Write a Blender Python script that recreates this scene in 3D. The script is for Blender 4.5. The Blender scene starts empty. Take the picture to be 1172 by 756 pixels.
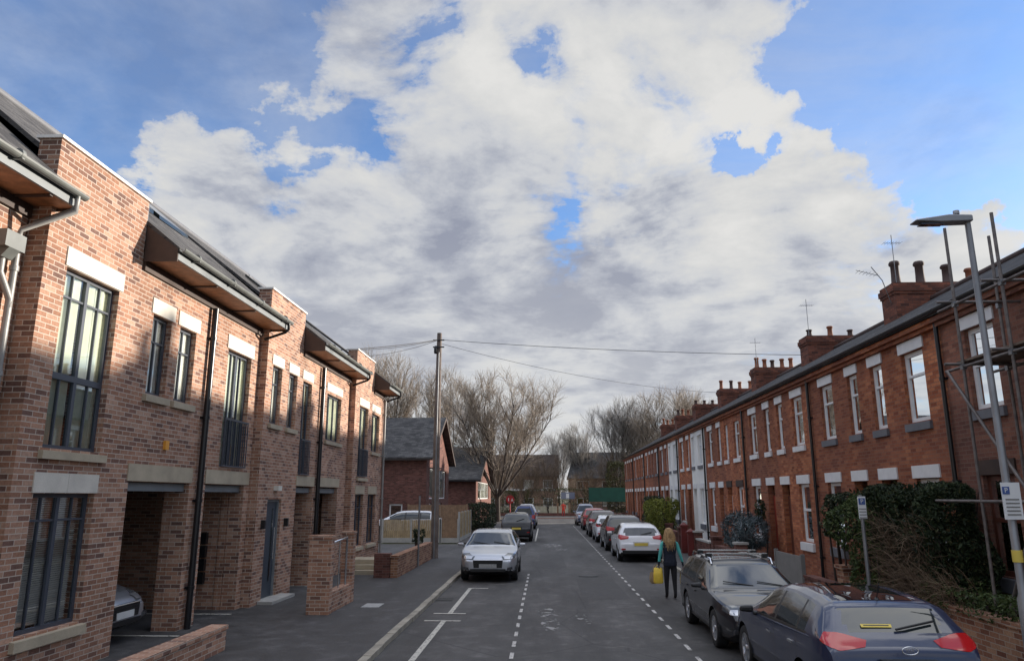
import bpy, bmesh, math, random
from mathutils import Vector, Matrix, noise
PI=math.pi
S=bpy.context.scene
C=bpy.data.collections.new('street'); S.collection.children.link(C)
random.seed(7)
# ------------------------------------------------------------------ materials
def newmat(name):
    m=bpy.data.materials.new(name); m.use_nodes=True
    nt=m.node_tree; b=nt.nodes['Principled BSDF']
    return m,nt,b
def N(nt,t,**kw):
    n=nt.nodes.new(t)
    for k,v in kw.items():
        if k in n.inputs: n.inputs[k].default_value=v
        else: setattr(n,k,v)
    return n
def ramp(nt,fac,stops,interp='LINEAR'):
    r=nt.nodes.new('ShaderNodeValToRGB'); r.color_ramp.interpolation=interp
    e=r.color_ramp.elements
    while len(e)<len(stops): e.new(0.5)
    for i,(p,c) in enumerate(stops):
        e[i].position=p; e[i].color=(c[0],c[1],c[2],1) if not isinstance(c,(int,float)) else (c,c,c,1)
    nt.links.new(fac,r.inputs[0]); return r.outputs[0]
def mixc(nt,fac,a,b,mode='MIX'):
    m=nt.nodes.new('ShaderNodeMix'); m.data_type='RGBA'; m.blend_type=mode
    def put(i,v):
        if hasattr(v,'is_output') or hasattr(v,'links'): nt.links.new(v,m.inputs[i])
        elif isinstance(v,(int,float)): m.inputs[i].default_value=v if i==0 else (v,v,v,1)
        else: m.inputs[i].default_value=(v[0],v[1],v[2],1)
    put(0,fac); put(6,a); put(7,b); return m.outputs[2]
def mth(nt,op,a,b=None,c=None,clamp=False):
    m=nt.nodes.new('ShaderNodeMath'); m.operation=op; m.use_clamp=clamp
    for i,v in enumerate((a,b,c)):
        if v is None: continue
        if isinstance(v,(int,float)): m.inputs[i].default_value=v
        else: nt.links.new(v,m.inputs[i])
    return m.outputs[0]
def noisef(nt,scale,detail=4,rough=.55,vec=None,dist=0,coord='pos'):
    n=N(nt,'ShaderNodeTexNoise'); n.inputs['Scale'].default_value=scale; n.inputs['Detail'].default_value=detail
    n.inputs['Roughness'].default_value=rough; n.inputs['Distortion'].default_value=dist
    if vec is None:
        g=nt.nodes.new('ShaderNodeNewGeometry'); vec=g.outputs['Position']
    nt.links.new(vec,n.inputs['Vector']); return n.outputs['Fac']
def bump(nt,b,h,strength=.3,dist=.01):
    n=nt.nodes.new('ShaderNodeBump'); n.inputs['Strength'].default_value=strength; n.inputs['Distance'].default_value=dist
    nt.links.new(h,n.inputs['Height']); nt.links.new(n.outputs[0],b.inputs['Normal'])
M={}
def plain(name,col,rough=.6,metal=0,var=.12,scale=3,spec=.5,coat=0,fine=0):
    m,nt,b=newmat(name)
    f=noisef(nt,scale,5)
    lo=[c*(1-var) for c in col]; hi=[min(1,c*(1+var)) for c in col]
    c=ramp(nt,f,[(.3,lo),(.7,hi)])
    if fine:
        f2=noisef(nt,60,3); c=mixc(nt,1,c,ramp(nt,f2,[(.3,1-fine),(.7,1)]),'MULTIPLY'); bump(nt,b,f2,.3,.004)
    nt.links.new(c,b.inputs['Base Color'])
    b.inputs['Roughness'].default_value=rough; b.inputs['Metallic'].default_value=metal
    b.inputs['Specular IOR Level'].default_value=spec
    if coat: b.inputs['Coat Weight'].default_value=coat; b.inputs['Coat Roughness'].default_value=.03
    M[name]=m; return m
def brick(name,stops,mortar,var=.25,dark_tone=None,bw=.225,rh=.075,ms=.006,bumpy=.5,tint=.05):
    m,nt,b=newmat(name)
    uv=nt.nodes.new('ShaderNodeUVMap'); t=nt.nodes.new('ShaderNodeTexBrick')
    nt.links.new(uv.outputs[0],t.inputs['Vector'])
    t.inputs['Scale'].default_value=1; t.inputs['Brick Width'].default_value=bw; t.inputs['Row Height'].default_value=rh
    t.inputs['Mortar Size'].default_value=ms; t.inputs['Mortar Smooth'].default_value=.2
    t.inputs['Color1'].default_value=(0,0,0,1); t.inputs['Color2'].default_value=(1,1,1,1); t.inputs['Mortar'].default_value=(.5,.5,.5,1)
    c=ramp(nt,t.outputs['Color'],stops)
    n1=noisef(nt,1.1,6,.6); n2=noisef(nt,38,3)
    c=mixc(nt,1,c,ramp(nt,n1,[(.3,1-var),(.7,1+var*.3)]),'MULTIPLY')
    c=mixc(nt,.6,c,ramp(nt,n2,[(.3,.62),(.7,1.2)]),'MULTIPLY')
    oi=nt.nodes.new('ShaderNodeObjectInfo'); c=mixc(nt,1,c,ramp(nt,oi.outputs['Random'],[(0,(1-tint,1-tint*1.1,1-tint*1.1)),(1,(1+tint,1+tint,1+tint))]),'MULTIPLY')
    n4=noisef(nt,.5,3,.5,None,.6); c=mixc(nt,1,c,ramp(nt,n4,[(.35,.82),(.65,1.1)]),'MULTIPLY')
    if dark_tone:
        n3=noisef(nt,.35,4,.6); c=mixc(nt,mth(nt,'MULTIPLY',ramp(nt,n3,[(.42,0),(.62,1)]),.55),c,dark_tone)  # broad noise patches mixed toward a darker brick tone
    c=mixc(nt,t.outputs['Fac'],c,mortar)
    nt.links.new(c,b.inputs['Base Color']); b.inputs['Roughness'].default_value=.85; b.inputs['Specular IOR Level'].default_value=.25
    h=mth(nt,'SUBTRACT',mth(nt,'MULTIPLY',n2,.4),t.outputs['Fac']); bump(nt,b,h,bumpy,.006)
    M[name]=m; return m
brick('brick_multi',[(0,(.20,.115,.09)),(.14,(.28,.15,.11)),(.28,(.38,.195,.125)),(.6,(.455,.245,.16)),(.85,(.52,.305,.21)),(1,(.56,.36,.26))],(.50,.42,.35),ms=.007)
brick('brick_red',[(0,(.29,.085,.042)),(.5,(.46,.15,.068)),(1,(.58,.225,.105))],(.24,.14,.10),dark_tone=(.16,.07,.055),tint=.16)
brick('brick_old',[(0,(.19,.08,.055)),(.5,(.29,.12,.08)),(1,(.37,.17,.11))],(.2,.13,.1),dark_tone=(.12,.06,.05))
brick('brick_sooty',[(0,(.10,.045,.035)),(.5,(.2,.075,.05)),(1,(.3,.11,.07))],(.10,.07,.06))
brick('brick_plum',[(0,(.11,.05,.04)),(.5,(.18,.075,.058)),(1,(.25,.11,.085))],(.16,.11,.095))
brick('brick_brown',[(0,(.22,.13,.09)),(.5,(.34,.2,.14)),(1,(.42,.27,.2))],(.25,.18,.14))
brick('brick_garden',[(0,(.2,.08,.05)),(.5,(.36,.17,.10)),(1,(.48,.28,.17))],(.36,.3,.24))
brick('slate',[(0,(.06,.058,.058)),(.5,(.09,.087,.085)),(1,(.135,.13,.125))],(.03,.03,.035),bw=.3,rh=.2,ms=.006,bumpy=.8)
brick('paving',[(0,(.09,.085,.08)),(.5,(.13,.125,.12)),(1,(.17,.16,.155))],(.07,.07,.065),bw=.6,rh=.45,ms=.008)
plain('stone',(.66,.62,.54),.8,var=.1,fine=.15)
plain('sill_stone',(.47,.40,.29),.8,var=.14,fine=.15)
plain('coping_white',(.72,.70,.66),.6)
plain('white_paint',(.78,.78,.77),.45,var=.06,scale=5)
plain('render_white',(.86,.84,.79),.8,var=.1,scale=1.2,fine=.08)
plain('frame_grey',(.055,.065,.085),.4,var=.08)
plain('door_blue',(.045,.06,.08),.4,var=.08)
plain('black_pipe',(.012,.012,.014),.3,var=.1)
plain('gutter_grey',(.16,.17,.16),.42,var=.2)
plain('pipe_cream',(.27,.265,.25),.4,var=.15)
plain('fascia_grey',(.20,.22,.23),.5)
plain('soffit_wood',(.34,.16,.075),.55,var=.35,scale=7)
plain('dark_timber',(.045,.025,.018),.6,var=.3)
plain('lead',(.14,.145,.16),.6)
plain('pot_terracotta',(.25,.095,.05),.8,var=.25)
plain('pot_dark',(.07,.045,.04),.8,var=.25)
plain('galv',(.25,.255,.265),.45,.6,var=.15)
plain('scaff',(.17,.15,.14),.55,.5,var=.35,scale=8)
plain('board_wood',(.16,.12,.09),.8,var=.3)
plain('steel',(.62,.63,.64),.25,.9)
plain('pole_wood',(.17,.135,.115),.85,var=.35,scale=4,fine=.25)
plain('wire',(.03,.03,.035),.6)
plain('sign_white',(.75,.76,.76),.5,var=.04)
plain('sign_blue',(.06,.11,.30),.5); plain('sign_red',(.38,.02,.03),.5,var=.05)
plain('sign_text',(.05,.05,.06),.6)
plain('alarm_orange',(.75,.33,.04),.5)
plain('lamp_cream',(.7,.68,.6),.4)
plain('black_plastic',(.012,.012,.013),.45,var=.2)
plain('tyre',(.018,.018,.019),.85,var=.2,fine=.2)
plain('alloy',(.50,.51,.53),.3,.75,var=.05)
plain('chrome',(.75,.76,.78),.1,1,var=.02)
plain('plate_yellow',(.72,.55,.10),.5,var=.05); plain('plate_white',(.6,.61,.6),.5,var=.05); plain('plate_grey',(.33,.335,.33),.6,var=.25,scale=30)
plain('soil',(.06,.045,.03),.95,var=.3,fine=.3)
plain('kerb',(.35,.32,.26),.85,var=.3,scale=2.2,fine=.25)
plain('fence_wood',(.40,.30,.17),.85,var=.25,scale=5,fine=.15)
plain('fence_wood_dark',(.27,.17,.10),.85,var=.25,scale=5)
plain('concrete',(.42,.41,.38),.85,var=.15,fine=.15)
plain('grey_board',(.20,.195,.185),.7,var=.12)
plain('red_paint',(.15,.022,.018),.5,var=.2)
plain('door_brown',(.12,.04,.025),.5,var=.2); plain('door_white',(.72,.71,.71),.4,var=.05); plain('door_red',(.34,.05,.03),.5,var=.15)
plain('green_mesh',(.012,.075,.05),.7,var=.2,scale=1.5)
plain('rail_dark',(.03,.03,.028),.6)
plain('pale_stone',(.72,.66,.50),.8,var=.2,scale=1.5)
plain('blind',(.80,.79,.74),.8,var=.08)
plain('curtain_green',(.66,.68,.55),.85,var=.12)
plain('dark_in',(.012,.011,.012),.9)
plain('skin_tone',(.45,.25,.17),.6); plain('hair_blond',(.42,.27,.13),.6,var=.35,scale=30)
plain('cloth_teal',(.10,.48,.44),.85,var=.12,scale=12); plain('cloth_navy',(.012,.016,.03),.85,var=.3,scale=12); plain('cloth_black',(.014,.014,.017),.85,var=.3)
plain('glove_dark',(.015,.02,.03),.8); plain('boot',(.02,.018,.018),.6)
plain('bag_yellow',(.85,.60,.07),.5,var=.12,scale=12); plain('bag_tan',(.34,.25,.15),.7,var=.2); plain('hivis_red',(.75,.06,.03),.6)
plain('road_red',(.12,.05,.04),.9,var=.3,scale=2)
brick('roof_brown',[(0,(.05,.035,.028)),(.5,(.075,.055,.045)),(1,(.10,.075,.06))],(.03,.025,.02),bw=.3,rh=.2)
brick('slate_dark',[(0,(.035,.034,.036)),(.5,(.055,.053,.055)),(1,(.085,.082,.08))],(.02,.02,.022),bw=.3,rh=.2,ms=.006,bumpy=.8)
# leaves / bark
def leafm(name,stops,trans=.15):
    m,nt,b=newmat(name)
    g=nt.nodes.new('ShaderNodeNewGeometry')
    c=ramp(nt,g.outputs['Random Per Island'],stops)
    c=mixc(nt,1,c,ramp(nt,noisef(nt,1.6,3),[(.3,.75),(.7,1.15)]),'MULTIPLY')
    nt.links.new(c,b.inputs['Base Color']); b.inputs['Roughness'].default_value=.6; b.inputs['Specular IOR Level'].default_value=.3
    M[name]=m
leafm('leaf_dark',[(0,(.010,.018,.008)),(.6,(.024,.040,.015)),(.9,(.045,.065,.025)),(1,(.10,.09,.04))])
leafm('leaf_mid',[(0,(.025,.045,.012)),(.5,(.055,.085,.022)),(1,(.10,.13,.04))])
leafm('leaf_yellow',[(0,(.08,.10,.015)),(.5,(.16,.18,.025)),(1,(.26,.26,.05))])
leafm('leaf_olive',[(0,(.05,.05,.02)),(.5,(.09,.085,.03)),(1,(.13,.12,.05))])
leafm('leaf_grey',[(0,(.03,.05,.05)),(.5,(.08,.11,.12)),(1,(.24,.28,.30))])
leafm('twig_brown',[(0,(.08,.05,.03)),(.5,(.16,.11,.07)),(1,(.29,.21,.14))])
leafm('twig_pale',[(0,(.18,.145,.115)),(.5,(.29,.235,.18)),(1,(.42,.35,.28))])
leafm('twig_grey',[(0,(.14,.13,.12)),(.5,(.23,.21,.19)),(1,(.36,.33,.30))])
plain('bark',(.055,.042,.035),.9,var=.4,scale=6); plain('bark_pale',(.17,.135,.09),.9,var=.4,scale=5)
# car paint
def paint(name,col,metal=.35,rough=.32):
    m,nt,b=newmat(name)
    d=noisef(nt,2.2,6,.65)
    c=mixc(nt,ramp(nt,d,[(.45,0),(.8,.12)]),col,(.16,.145,.13))
    nt.links.new(c,b.inputs['Base Color']); b.inputs['Metallic'].default_value=metal; b.inputs['Roughness'].default_value=rough
    b.inputs['Coat Weight'].default_value=1; b.inputs['Coat Roughness'].default_value=.04; M[name]=m
paint('paint_navy',(.012,.022,.062),.15,.4); paint('paint_black',(.006,.008,.014),.1,.4); paint('paint_white',(.74,.75,.77),0,.35)
paint('paint_silver',(.46,.48,.52),.6,.35); paint('paint_red',(.30,.015,.02),.2); paint('paint_blue',(.05,.08,.22)); paint('paint_maroon',(.035,.02,.022)); paint('paint_steel',(.16,.19,.28))
def glassy(name,col,rough=.03,lum=None):
    m,nt,b=newmat(name); b.inputs['Base Color'].default_value=(*col,1); b.inputs['Roughness'].default_value=rough
    b.inputs['Specular IOR Level'].default_value=.5; b.inputs['Coat Weight'].default_value=.4; b.inputs['Coat Roughness'].default_value=.015; b.inputs['Coat IOR'].default_value=1.6
    M[name]=m
glassy('car_glass',(.018,.024,.026)); glassy('tail_red',(.42,.012,.014),.12); glassy('head_glass',(.10,.11,.12),.06); glassy('lamp_smoke',(.05,.05,.055),.1); glassy('mirror_roof',(.012,.012,.016),.02)
# window glass: see-through with a real reflection
def winglass(name,tint,base=.10):
    m=bpy.data.materials.new(name); m.use_nodes=True; nt=m.node_tree; nt.nodes.clear()
    o=nt.nodes.new('ShaderNodeOutputMaterial'); mx=nt.nodes.new('ShaderNodeMixShader'); t=nt.nodes.new('ShaderNodeBsdfTransparent'); g=nt.nodes.new('ShaderNodeBsdfGlossy')
    t.inputs[0].default_value=(*tint,1); g.inputs['Roughness'].default_value=.02; g.inputs[0].default_value=(.9,.93,.95,1)
    lw=nt.nodes.new('ShaderNodeFresnel'); lw.inputs[0].default_value=1.6
    f=mth(nt,'ADD',mth(nt,'MULTIPLY',lw.outputs[0],1.1),base,clamp=True)
    nt.links.new(f,mx.inputs[0]); nt.links.new(t.outputs[0],mx.inputs[1]); nt.links.new(g.outputs[0],mx.inputs[2]); nt.links.new(mx.outputs[0],o.inputs[0]); M[name]=m
winglass('glass',(.93,.96,.95),.15); winglass('glass_old',(.8,.84,.80),.05)
# asphalt
def asphalt(name,base,var,patch=True):
    m,nt,b=newmat(name)
    g=nt.nodes.new('ShaderNodeNewGeometry'); pos=g.outputs['Position']
    mp=N(nt,'ShaderNodeMapping'); mp.inputs['Scale'].default_value=(1,.22,1); nt.links.new(pos,mp.inputs[0])
    big=noisef(nt,.9,6,.62,mp.outputs[0]); med=noisef(nt,2.3,8,.7,pos,.4); fine=noisef(nt,85,2,.7,pos); sp=noisef(nt,28,3,.7,pos)
    c=ramp(nt,big,[(.3,[x*(1-var) for x in base]),(.7,[x*(1+var) for x in base])])
    c=mixc(nt,1,c,ramp(nt,med,[(.3,.55),(.52,1),(.70,1.7)]),'MULTIPLY')
    c=mixc(nt,1,c,ramp(nt,fine,[(.3,.6),(.7,1.5)]),'MULTIPLY')
    c=mixc(nt,ramp(nt,sp,[(.66,0),(.74,.5)]),c,(.20,.195,.185))
    if patch:
        v=nt.nodes.new('ShaderNodeTexVoronoi'); v.feature='DISTANCE_TO_EDGE'; v.inputs['Scale'].default_value=.45
        mv=mixc(nt,.16,pos,N(nt,'ShaderNodeTexNoise',Scale=2.0,Detail=5).outputs['Color']); nt.links.new(mv,v.inputs['Vector'])
        cr=ramp(nt,v.outputs['Distance'],[(0,1),(.006,0)])
        c=mixc(nt,mth(nt,'MULTIPLY',cr,.55),c,(.02,.02,.022))
    nt.links.new(c,b.inputs['Base Color'])
    r=ramp(nt,med,[(.3,.62),(.7,.9)]); nt.links.new(r,b.inputs['Roughness']); b.inputs['Specular IOR Level'].default_value=.35
    bump(nt,b,fine,.5,.006); M[name]=m
asphalt('asphalt',(.068,.065,.063),.42); asphalt('asphalt_patch',(.055,.053,.052),.15,False); asphalt('asphalt_pave',(.064,.062,.062),.25,False)
# worn road paint: real breaks in the paint through a transparent mix
def wornpaint(name,col,thr,scale=14):
    m=bpy.data.materials.new(name); m.use_nodes=True; nt=m.node_tree; b=nt.nodes['Principled BSDF']; o=nt.nodes['Material Output']
    b.inputs['Base Color'].default_value=(*col,1); b.inputs['Roughness'].default_value=.7
    t=nt.nodes.new('ShaderNodeBsdfTransparent'); mx=nt.nodes.new('ShaderNodeMixShader')
    f=ramp(nt,noisef(nt,scale,5,.7),[(thr,0),(thr+.06,1)])
    nt.links.new(f,mx.inputs[0]); nt.links.new(t.outputs[0],mx.inputs[1]); nt.links.new(b.outputs[0],mx.inputs[2]); nt.links.new(mx.outputs[0],o.inputs[0]); M[name]=m
wornpaint('paint_line',(.50,.48,.42),.38); wornpaint('paint_worn',(.24,.235,.225),.50,3.5); wornpaint('paint_dash',(.50,.48,.45),.40)
m,nt,b=newmat('grass'); c=ramp(nt,noisef(nt,.4,6),[(.3,(.05,.06,.02)),(.6,(.09,.085,.04)),(.8,(.12,.10,.06))]); nt.links.new(c,b.inputs['Base Color']); b.inputs['Roughness'].default_value=.95; M['grass']=m

# ------------------------------------------------------------------ mesh builder
OFF={}
class MB:
    def __init__(s): s.v=[]; s.f=[]; s.mi=[]; s.sm=[]
    def add(s,vs,fs,mi=0,smooth=False):
        o=len(s.v); s.v+= [tuple(p) for p in vs]; s.f+=[tuple(i+o for i in f) for f in fs]; s.mi+=[mi]*len(fs); s.sm+=[smooth]*len(fs); return s
    def box(s,x0,x1,y0,y1,z0,z1,mi=0):
        if x0>x1:x0,x1=x1,x0
        if y0>y1:y0,y1=y1,y0
        if z0>z1:z0,z1=z1,z0
        return s.add([(x0,y0,z0),(x1,y0,z0),(x1,y1,z0),(x0,y1,z0),(x0,y0,z1),(x1,y0,z1),(x1,y1,z1),(x0,y1,z1)],
          [(0,3,2,1),(4,5,6,7),(0,1,5,4),(1,2,6,5),(2,3,7,6),(3,0,4,7)],mi)
    def quad(s,a,b,c,d,mi=0): return s.add([a,b,c,d],[(0,1,2,3)],mi)
    def prism(s,poly,d,mi=0):           # poly list of points, extruded by vector d
        n=len(poly); d=Vector(d); a=[Vector(p) for p in poly]; b=[p+d for p in a]
        return s.add(a+b,[tuple(range(n))[::-1],tuple(range(n,2*n))]+[(i,(i+1)%n,n+(i+1)%n,n+i) for i in range(n)],mi)
    def tube(s,pts,r,n=8,mi=0,cap=True):
        pts=[Vector(p) for p in pts]
        if isinstance(r,(int,float)): r=[r]*len(pts)
        rings=[]; ref=None
        for i,p in enumerate(pts):
            t=(pts[min(i+1,len(pts)-1)]-pts[max(i-1,0)])
            if t.length<1e-9: t=Vector((0,0,1))
            t.normalize()
            if ref is None:
                ref=Vector((0,0,1)) if abs(t.z)<.9 else Vector((1,0,0))
            u=t.cross(ref); 
            if u.length<1e-6: u=t.orthogonal()
            u.normalize(); w=t.cross(u).normalized(); ref=u.cross(t)
            rings.append([p+(u*math.cos(2*PI*k/n)+w*math.sin(2*PI*k/n))*r[i] for k in range(n)])
        vs=[q for R in rings for q in R]; fs=[]
        for i in range(len(rings)-1):
            for k in range(n): fs.append((i*n+k,i*n+(k+1)%n,(i+1)*n+(k+1)%n,(i+1)*n+k))
        s.add(vs,fs,mi,True)
        if cap and n>3:
            s.add(rings[0],[tuple(range(n))[::-1]],mi); s.add(rings[-1],[tuple(range(n))],mi)
        return s
    def lathe(s,prof,cx,cy,cz,n=16,mi=0,axis='z'):
        vs=[];fs=[]
        for (r,h) in prof:
            for k in range(n):
                a=2*PI*k/n
                if axis=='z': vs.append((cx+r*math.cos(a),cy+r*math.sin(a),cz+h))
                else: vs.append((cx+r*math.cos(a),cy+h,cz+r*math.sin(a)))
        for i in range(len(prof)-1):
            for k in range(n): fs.append((i*n+k,i*n+(k+1)%n,(i+1)*n+(k+1)%n,(i+1)*n+k))
        return s.add(vs,fs,mi,True)
    def T(s,T,u0,u1,d0,d1,z0,z1,mi=0):
        a=T(u0,d0,z0); b=T(u1,d1,z1); return s.box(a[0],b[0],a[1],b[1],a[2],b[2],mi)
    def wall(s,T,u0,u1,z0,z1,holes,th=.3,mi=0,back=True):
        us=sorted({u0,u1,*[min(max(h[0],u0),u1) for h in holes],*[min(max(h[1],u0),u1) for h in holes]})
        zs=sorted({z0,z1,*[min(max(h[2],z0),z1) for h in holes],*[min(max(h[3],z0),z1) for h in holes]})
        def hole(u,z): return u<u0 or u>u1 or z<z0 or z>z1 or any(h[0]<u<h[1] and h[2]<z<h[3] for h in holes)
        for i in range(len(us)-1):
            for j in range(len(zs)-1):
                a,b,c,d=us[i],us[i+1],zs[j],zs[j+1]; um=(a+b)/2; zm=(c+d)/2
                if hole(um,zm): continue
                s.quad(T(a,0,c),T(b,0,c),T(b,0,d),T(a,0,d),mi)
                if back: s.quad(T(b,-th,c),T(a,-th,c),T(a,-th,d),T(b,-th,d),mi)
                e=1e-4
                if hole(a-e,zm): s.quad(T(a,0,c),T(a,0,d),T(a,-th,d),T(a,-th,c),mi)
                if hole(b+e,zm): s.quad(T(b,0,c),T(b,-th,c),T(b,-th,d),T(b,0,d),mi)
                if hole(um,c-e): s.quad(T(a,0,c),T(a,-th,c),T(b,-th,c),T(b,0,c),mi)
                if hole(um,d+e): s.quad(T(a,0,d),T(b,0,d),T(b,-th,d),T(a,-th,d),mi)
        return s
    def build(s,name,mats,parent=None,local=False,uv=True,fixn=False):
        me=bpy.data.meshes.new(name)
        off=(0,0,0)
        if parent is not None and not local: off=OFF.get(parent.name,(0,0,0))
        me.from_pydata([(x-off[0],y-off[1],z-off[2]) for x,y,z in s.v],[],s.f)
        if isinstance(mats,(str,)): mats=[mats]
        for m in mats: me.materials.append(M[m])
        me.polygons.foreach_set('material_index',s.mi); me.polygons.foreach_set('use_smooth',s.sm)
        me.update()
        if fixn:
            bm=bmesh.new(); bm.from_mesh(me); bmesh.ops.remove_doubles(bm,verts=bm.verts,dist=1e-5); bmesh.ops.recalc_face_normals(bm,faces=bm.faces); bm.to_mesh(me); bm.free()
        if uv:
            L=me.uv_layers.new(name='UVMap'); data=[0.0]*(2*len(me.loops))
            for p in me.polygons:
                n=p.normal; ax,ay,az=abs(n.x),abs(n.y),abs(n.z)
                for li in p.loop_indices:
                    co=me.vertices[me.loops[li].vertex_index].co; x,y,z=co.x+off[0],co.y+off[1],co.z+off[2]
                    if az>.93: u,v=x,y
                    elif ax>=ay: u,v=y,(z if az<.2 else z/max(.3,math.sqrt(1-az*az)))
                    else: u,v=x,(z if az<.2 else z/max(.3,math.sqrt(1-az*az)))
                    data[2*li]=u; data[2*li+1]=v
            L.data.foreach_set('uv',data)
        o=bpy.data.objects.new(name,me); C.objects.link(o)
        if parent is not None:
            o.parent=parent; OFF[o.name]=off if not local else (0,0,0)
        return o
def tag(o,label,cat,group=None,kind=None):
    if label: o['label']=label
    if cat: o['category']=cat
    if group: o['group']=group
    if kind: o['kind']=kind
    return o
def empty(name,loc,label,cat,group=None,rz=0):
    o=bpy.data.objects.new(name,None); C.objects.link(o); o.location=loc; o.rotation_euler=(0,0,rz); o.empty_display_size=.2
    OFF[o.name]=tuple(loc); return tag(o,label,cat,group)
def copy_tree(o,parent=None):
    c=o.copy(); C.objects.link(c)
    if parent is not None: c.parent=parent
    for ch in list(o.children): copy_tree(ch,c)
    return c
def struct(name,mb,mat,kind='structure'):
    return tag(mb.build(name,mat),None,None,None,kind)
def TL(X): return lambda u,d,z:(X+d,u,z)      # wall whose face looks towards +X
def TR(X): return lambda u,d,z:(X-d,u,z)      # wall whose face looks towards -X
def TY(Y): return lambda u,d,z:(u,Y-d,z)      # wall whose face looks towards -Y

PZ=.08   # pavement level
#SECTION_GROUND
KL=-2.72; KR=4.45
g=MB(); g.box(-400,400,-100,700,-.4,-.02); struct('ground',g,'grass')
g=MB(); g.quad((KL-.02,-20,0),(KR+.02,-20,0),(KR+.02,96,0),(KL-.02,96,0)); 
g.quad((-40,30.8,.002),(KL-.02,30.8,.002),(KL-.02,40.2,.002),(-40,40.2,.002))
g.quad((-60,88,.003),(KL-.03,88,.003),(KL-.03,96,.003),(-60,96,.003)); g.quad((KR+.03,88,.003),(60,88,.003),(60,96,.003),(KR+.03,96,.003))
struct('road',g,'asphalt')
def kerbline(name,x0,x1,segs):
    k=MB()
    for a,b in segs:
        y=a
        while y<b-.05:
            l=min(.915,b-y); j=random.uniform(-.012,.012); h=random.uniform(-.008,.008)
            k.box(x0+j,x1+j,y+.004,y+l-.004,-.05,PZ+.012+h); y+=.915
    struct(name,k,'kerb')
kerbline('kerb_left',KL-.14,KL,[(2,30.6),(40.4,88)])
kerbline('kerb_right',KR,KR+.14,[(2,88)])
g=MB(); g.box(-6.0,KL-.14,-20,30.6,-.05,PZ); g.box(-14.6,-6.0,-20,30.6,-.06,PZ-.006); g.box(-4.7,KL-.14,40.4,88,-.05,PZ); struct('pavement_left',g,'asphalt_pave')
g=MB(); g.box(-24,-4.7,41.3,87.6,-.05,.06); struct('verge',g,'soil')
g=MB(); g.box(KR+.14,6.1,-20,88,-.05,PZ+.02); struct('pavement_right',g,'asphalt_pave')
g=MB(); g.box(6.1,15,-20,72.4,-.06,.13); struct('garden_path',g,'paving')
# paint
def line(mb,x0,x1,y0,y1,z=.006): mb.quad((x0,y0,z),(x1,y0,z),(x1,y1,z),(x0,y1,z))
g=MB()
line(g,-2.15,-2.05,4,15.9); line(g,-2.5,-1.75,15.8,15.9,.010)
line(g,-2.15,-2.05,16.75,21.3); line(g,-2.45,-1.75,16.75,16.85,.010); line(g,-2.15,-1.6,21.2,21.3,.010)
line(g,-.62,-.54,43,60); line(g,-.7,1.9,70.5,70.8,.008)
t_=struct('road_marking',g,'paint_line'); 
g=MB(); y=9.5
while y<25.5:
    line(g,-.595,-.53,y,y+.46); y+=.95
y=10.2
while y<66:
    line(g,2.35,2.415,y,y+.46); y+=.98
line(g,-.56,-.46,4,22,.0045) if False else None
struct('road_marking',g,'paint_dash')
def blob(mb,cx,cy,rx,ry,z=.0055,n=18):
    pts=[(cx+rx*math.cos(2*PI*k/n)*random.uniform(.65,1.1),cy+ry*math.sin(2*PI*k/n)*random.uniform(.65,1.1),z) for k in range(n)]
    mb.add(pts,[tuple(range(n))])
g=MB()
for cx,cy,rx,ry in [(.35,39.5,.55,1.9),(.75,36.5,.35,1.2),(0.05,17.0,.22,.9),(.1,15.6,.22,.8),(.72,16.6,.14,.5),(.83,15.9,.12,.3),(-3.6,17.5,.0,.0)]:
    if rx: blob(g,cx,cy,rx,ry)
struct('worn_road_paint',g,'paint_worn')
g=MB()
for x0,x1,y0,y1 in ((-.3,.75,27.,33.5),(.9,2.1,19.2,24.),(-1.9,-.9,33,41),(1.2,2.2,50,60)): g.quad((x0,y0,.003),(x1,y0+.1,.003),(x1-.05,y1,.003),(x0+.04,y1-.1,.003))
struct('road_patch',g,'asphalt_patch')
for i,(x,y,l) in enumerate([(1.35,24.6,'round iron manhole cover in the right lane, nearer one'),(-.95,47.,'round iron manhole cover far along the left lane')]):
    c_=MB(); c_.lathe([(0,.009),(.28,.009),(.28,.006),(.33,.006),(.33,.0)],x,y,0,24); tag(c_.build('manhole_cover','rail_dark'),l,'manhole cover')
for x,y,l in ((-2.5,19.0,'iron gutter grating by the left kerb'),(4.25,27.5,'iron gutter grating by the right kerb')):
    c_=MB()
    c_.box(x-.2,x+.2,y-.2,y-.17,.002,.010); c_.box(x-.2,x+.2,y+.17,y+.2,.002,.010); c_.box(x-.2,x-.17,y-.17,y+.17,.002,.010); c_.box(x+.17,x+.2,y-.17,y+.17,.002,.010)
    for q in range(6): c_.box(x-.15+q*.054,x-.125+q*.054,y-.17,y+.17,.002,.009)
    tag(c_.build('gutter_grating','rail_dark'),l,'grating')
g=MB(); g.quad((-6.5,13.5,PZ+.004),(-11.5,13.5,PZ+.004),(-11.5,13.6,PZ+.004),(-6.5,13.6,PZ+.004)); g.quad((-6.6,15.95,PZ+.004),(-11.5,15.95,PZ+.004),(-11.5,16.05,PZ+.004),(-6.6,16.05,PZ+.004)); g.quad((-6.4,20.9,PZ+.004),(-11,20.9,PZ+.004),(-11,21.0,PZ+.004),(-6.4,21.0,PZ+.004))
struct('bay_marking',g,'paint_line')
c_=MB(); c_.box(-4.12,-3.72,17.05,17.65,PZ-.01,PZ+.012); tag(c_.build('access_cover','plate_grey'),'pale yellowish square access cover set in the left pavement','cover')
M['cover']=M['plate_grey']
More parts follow.
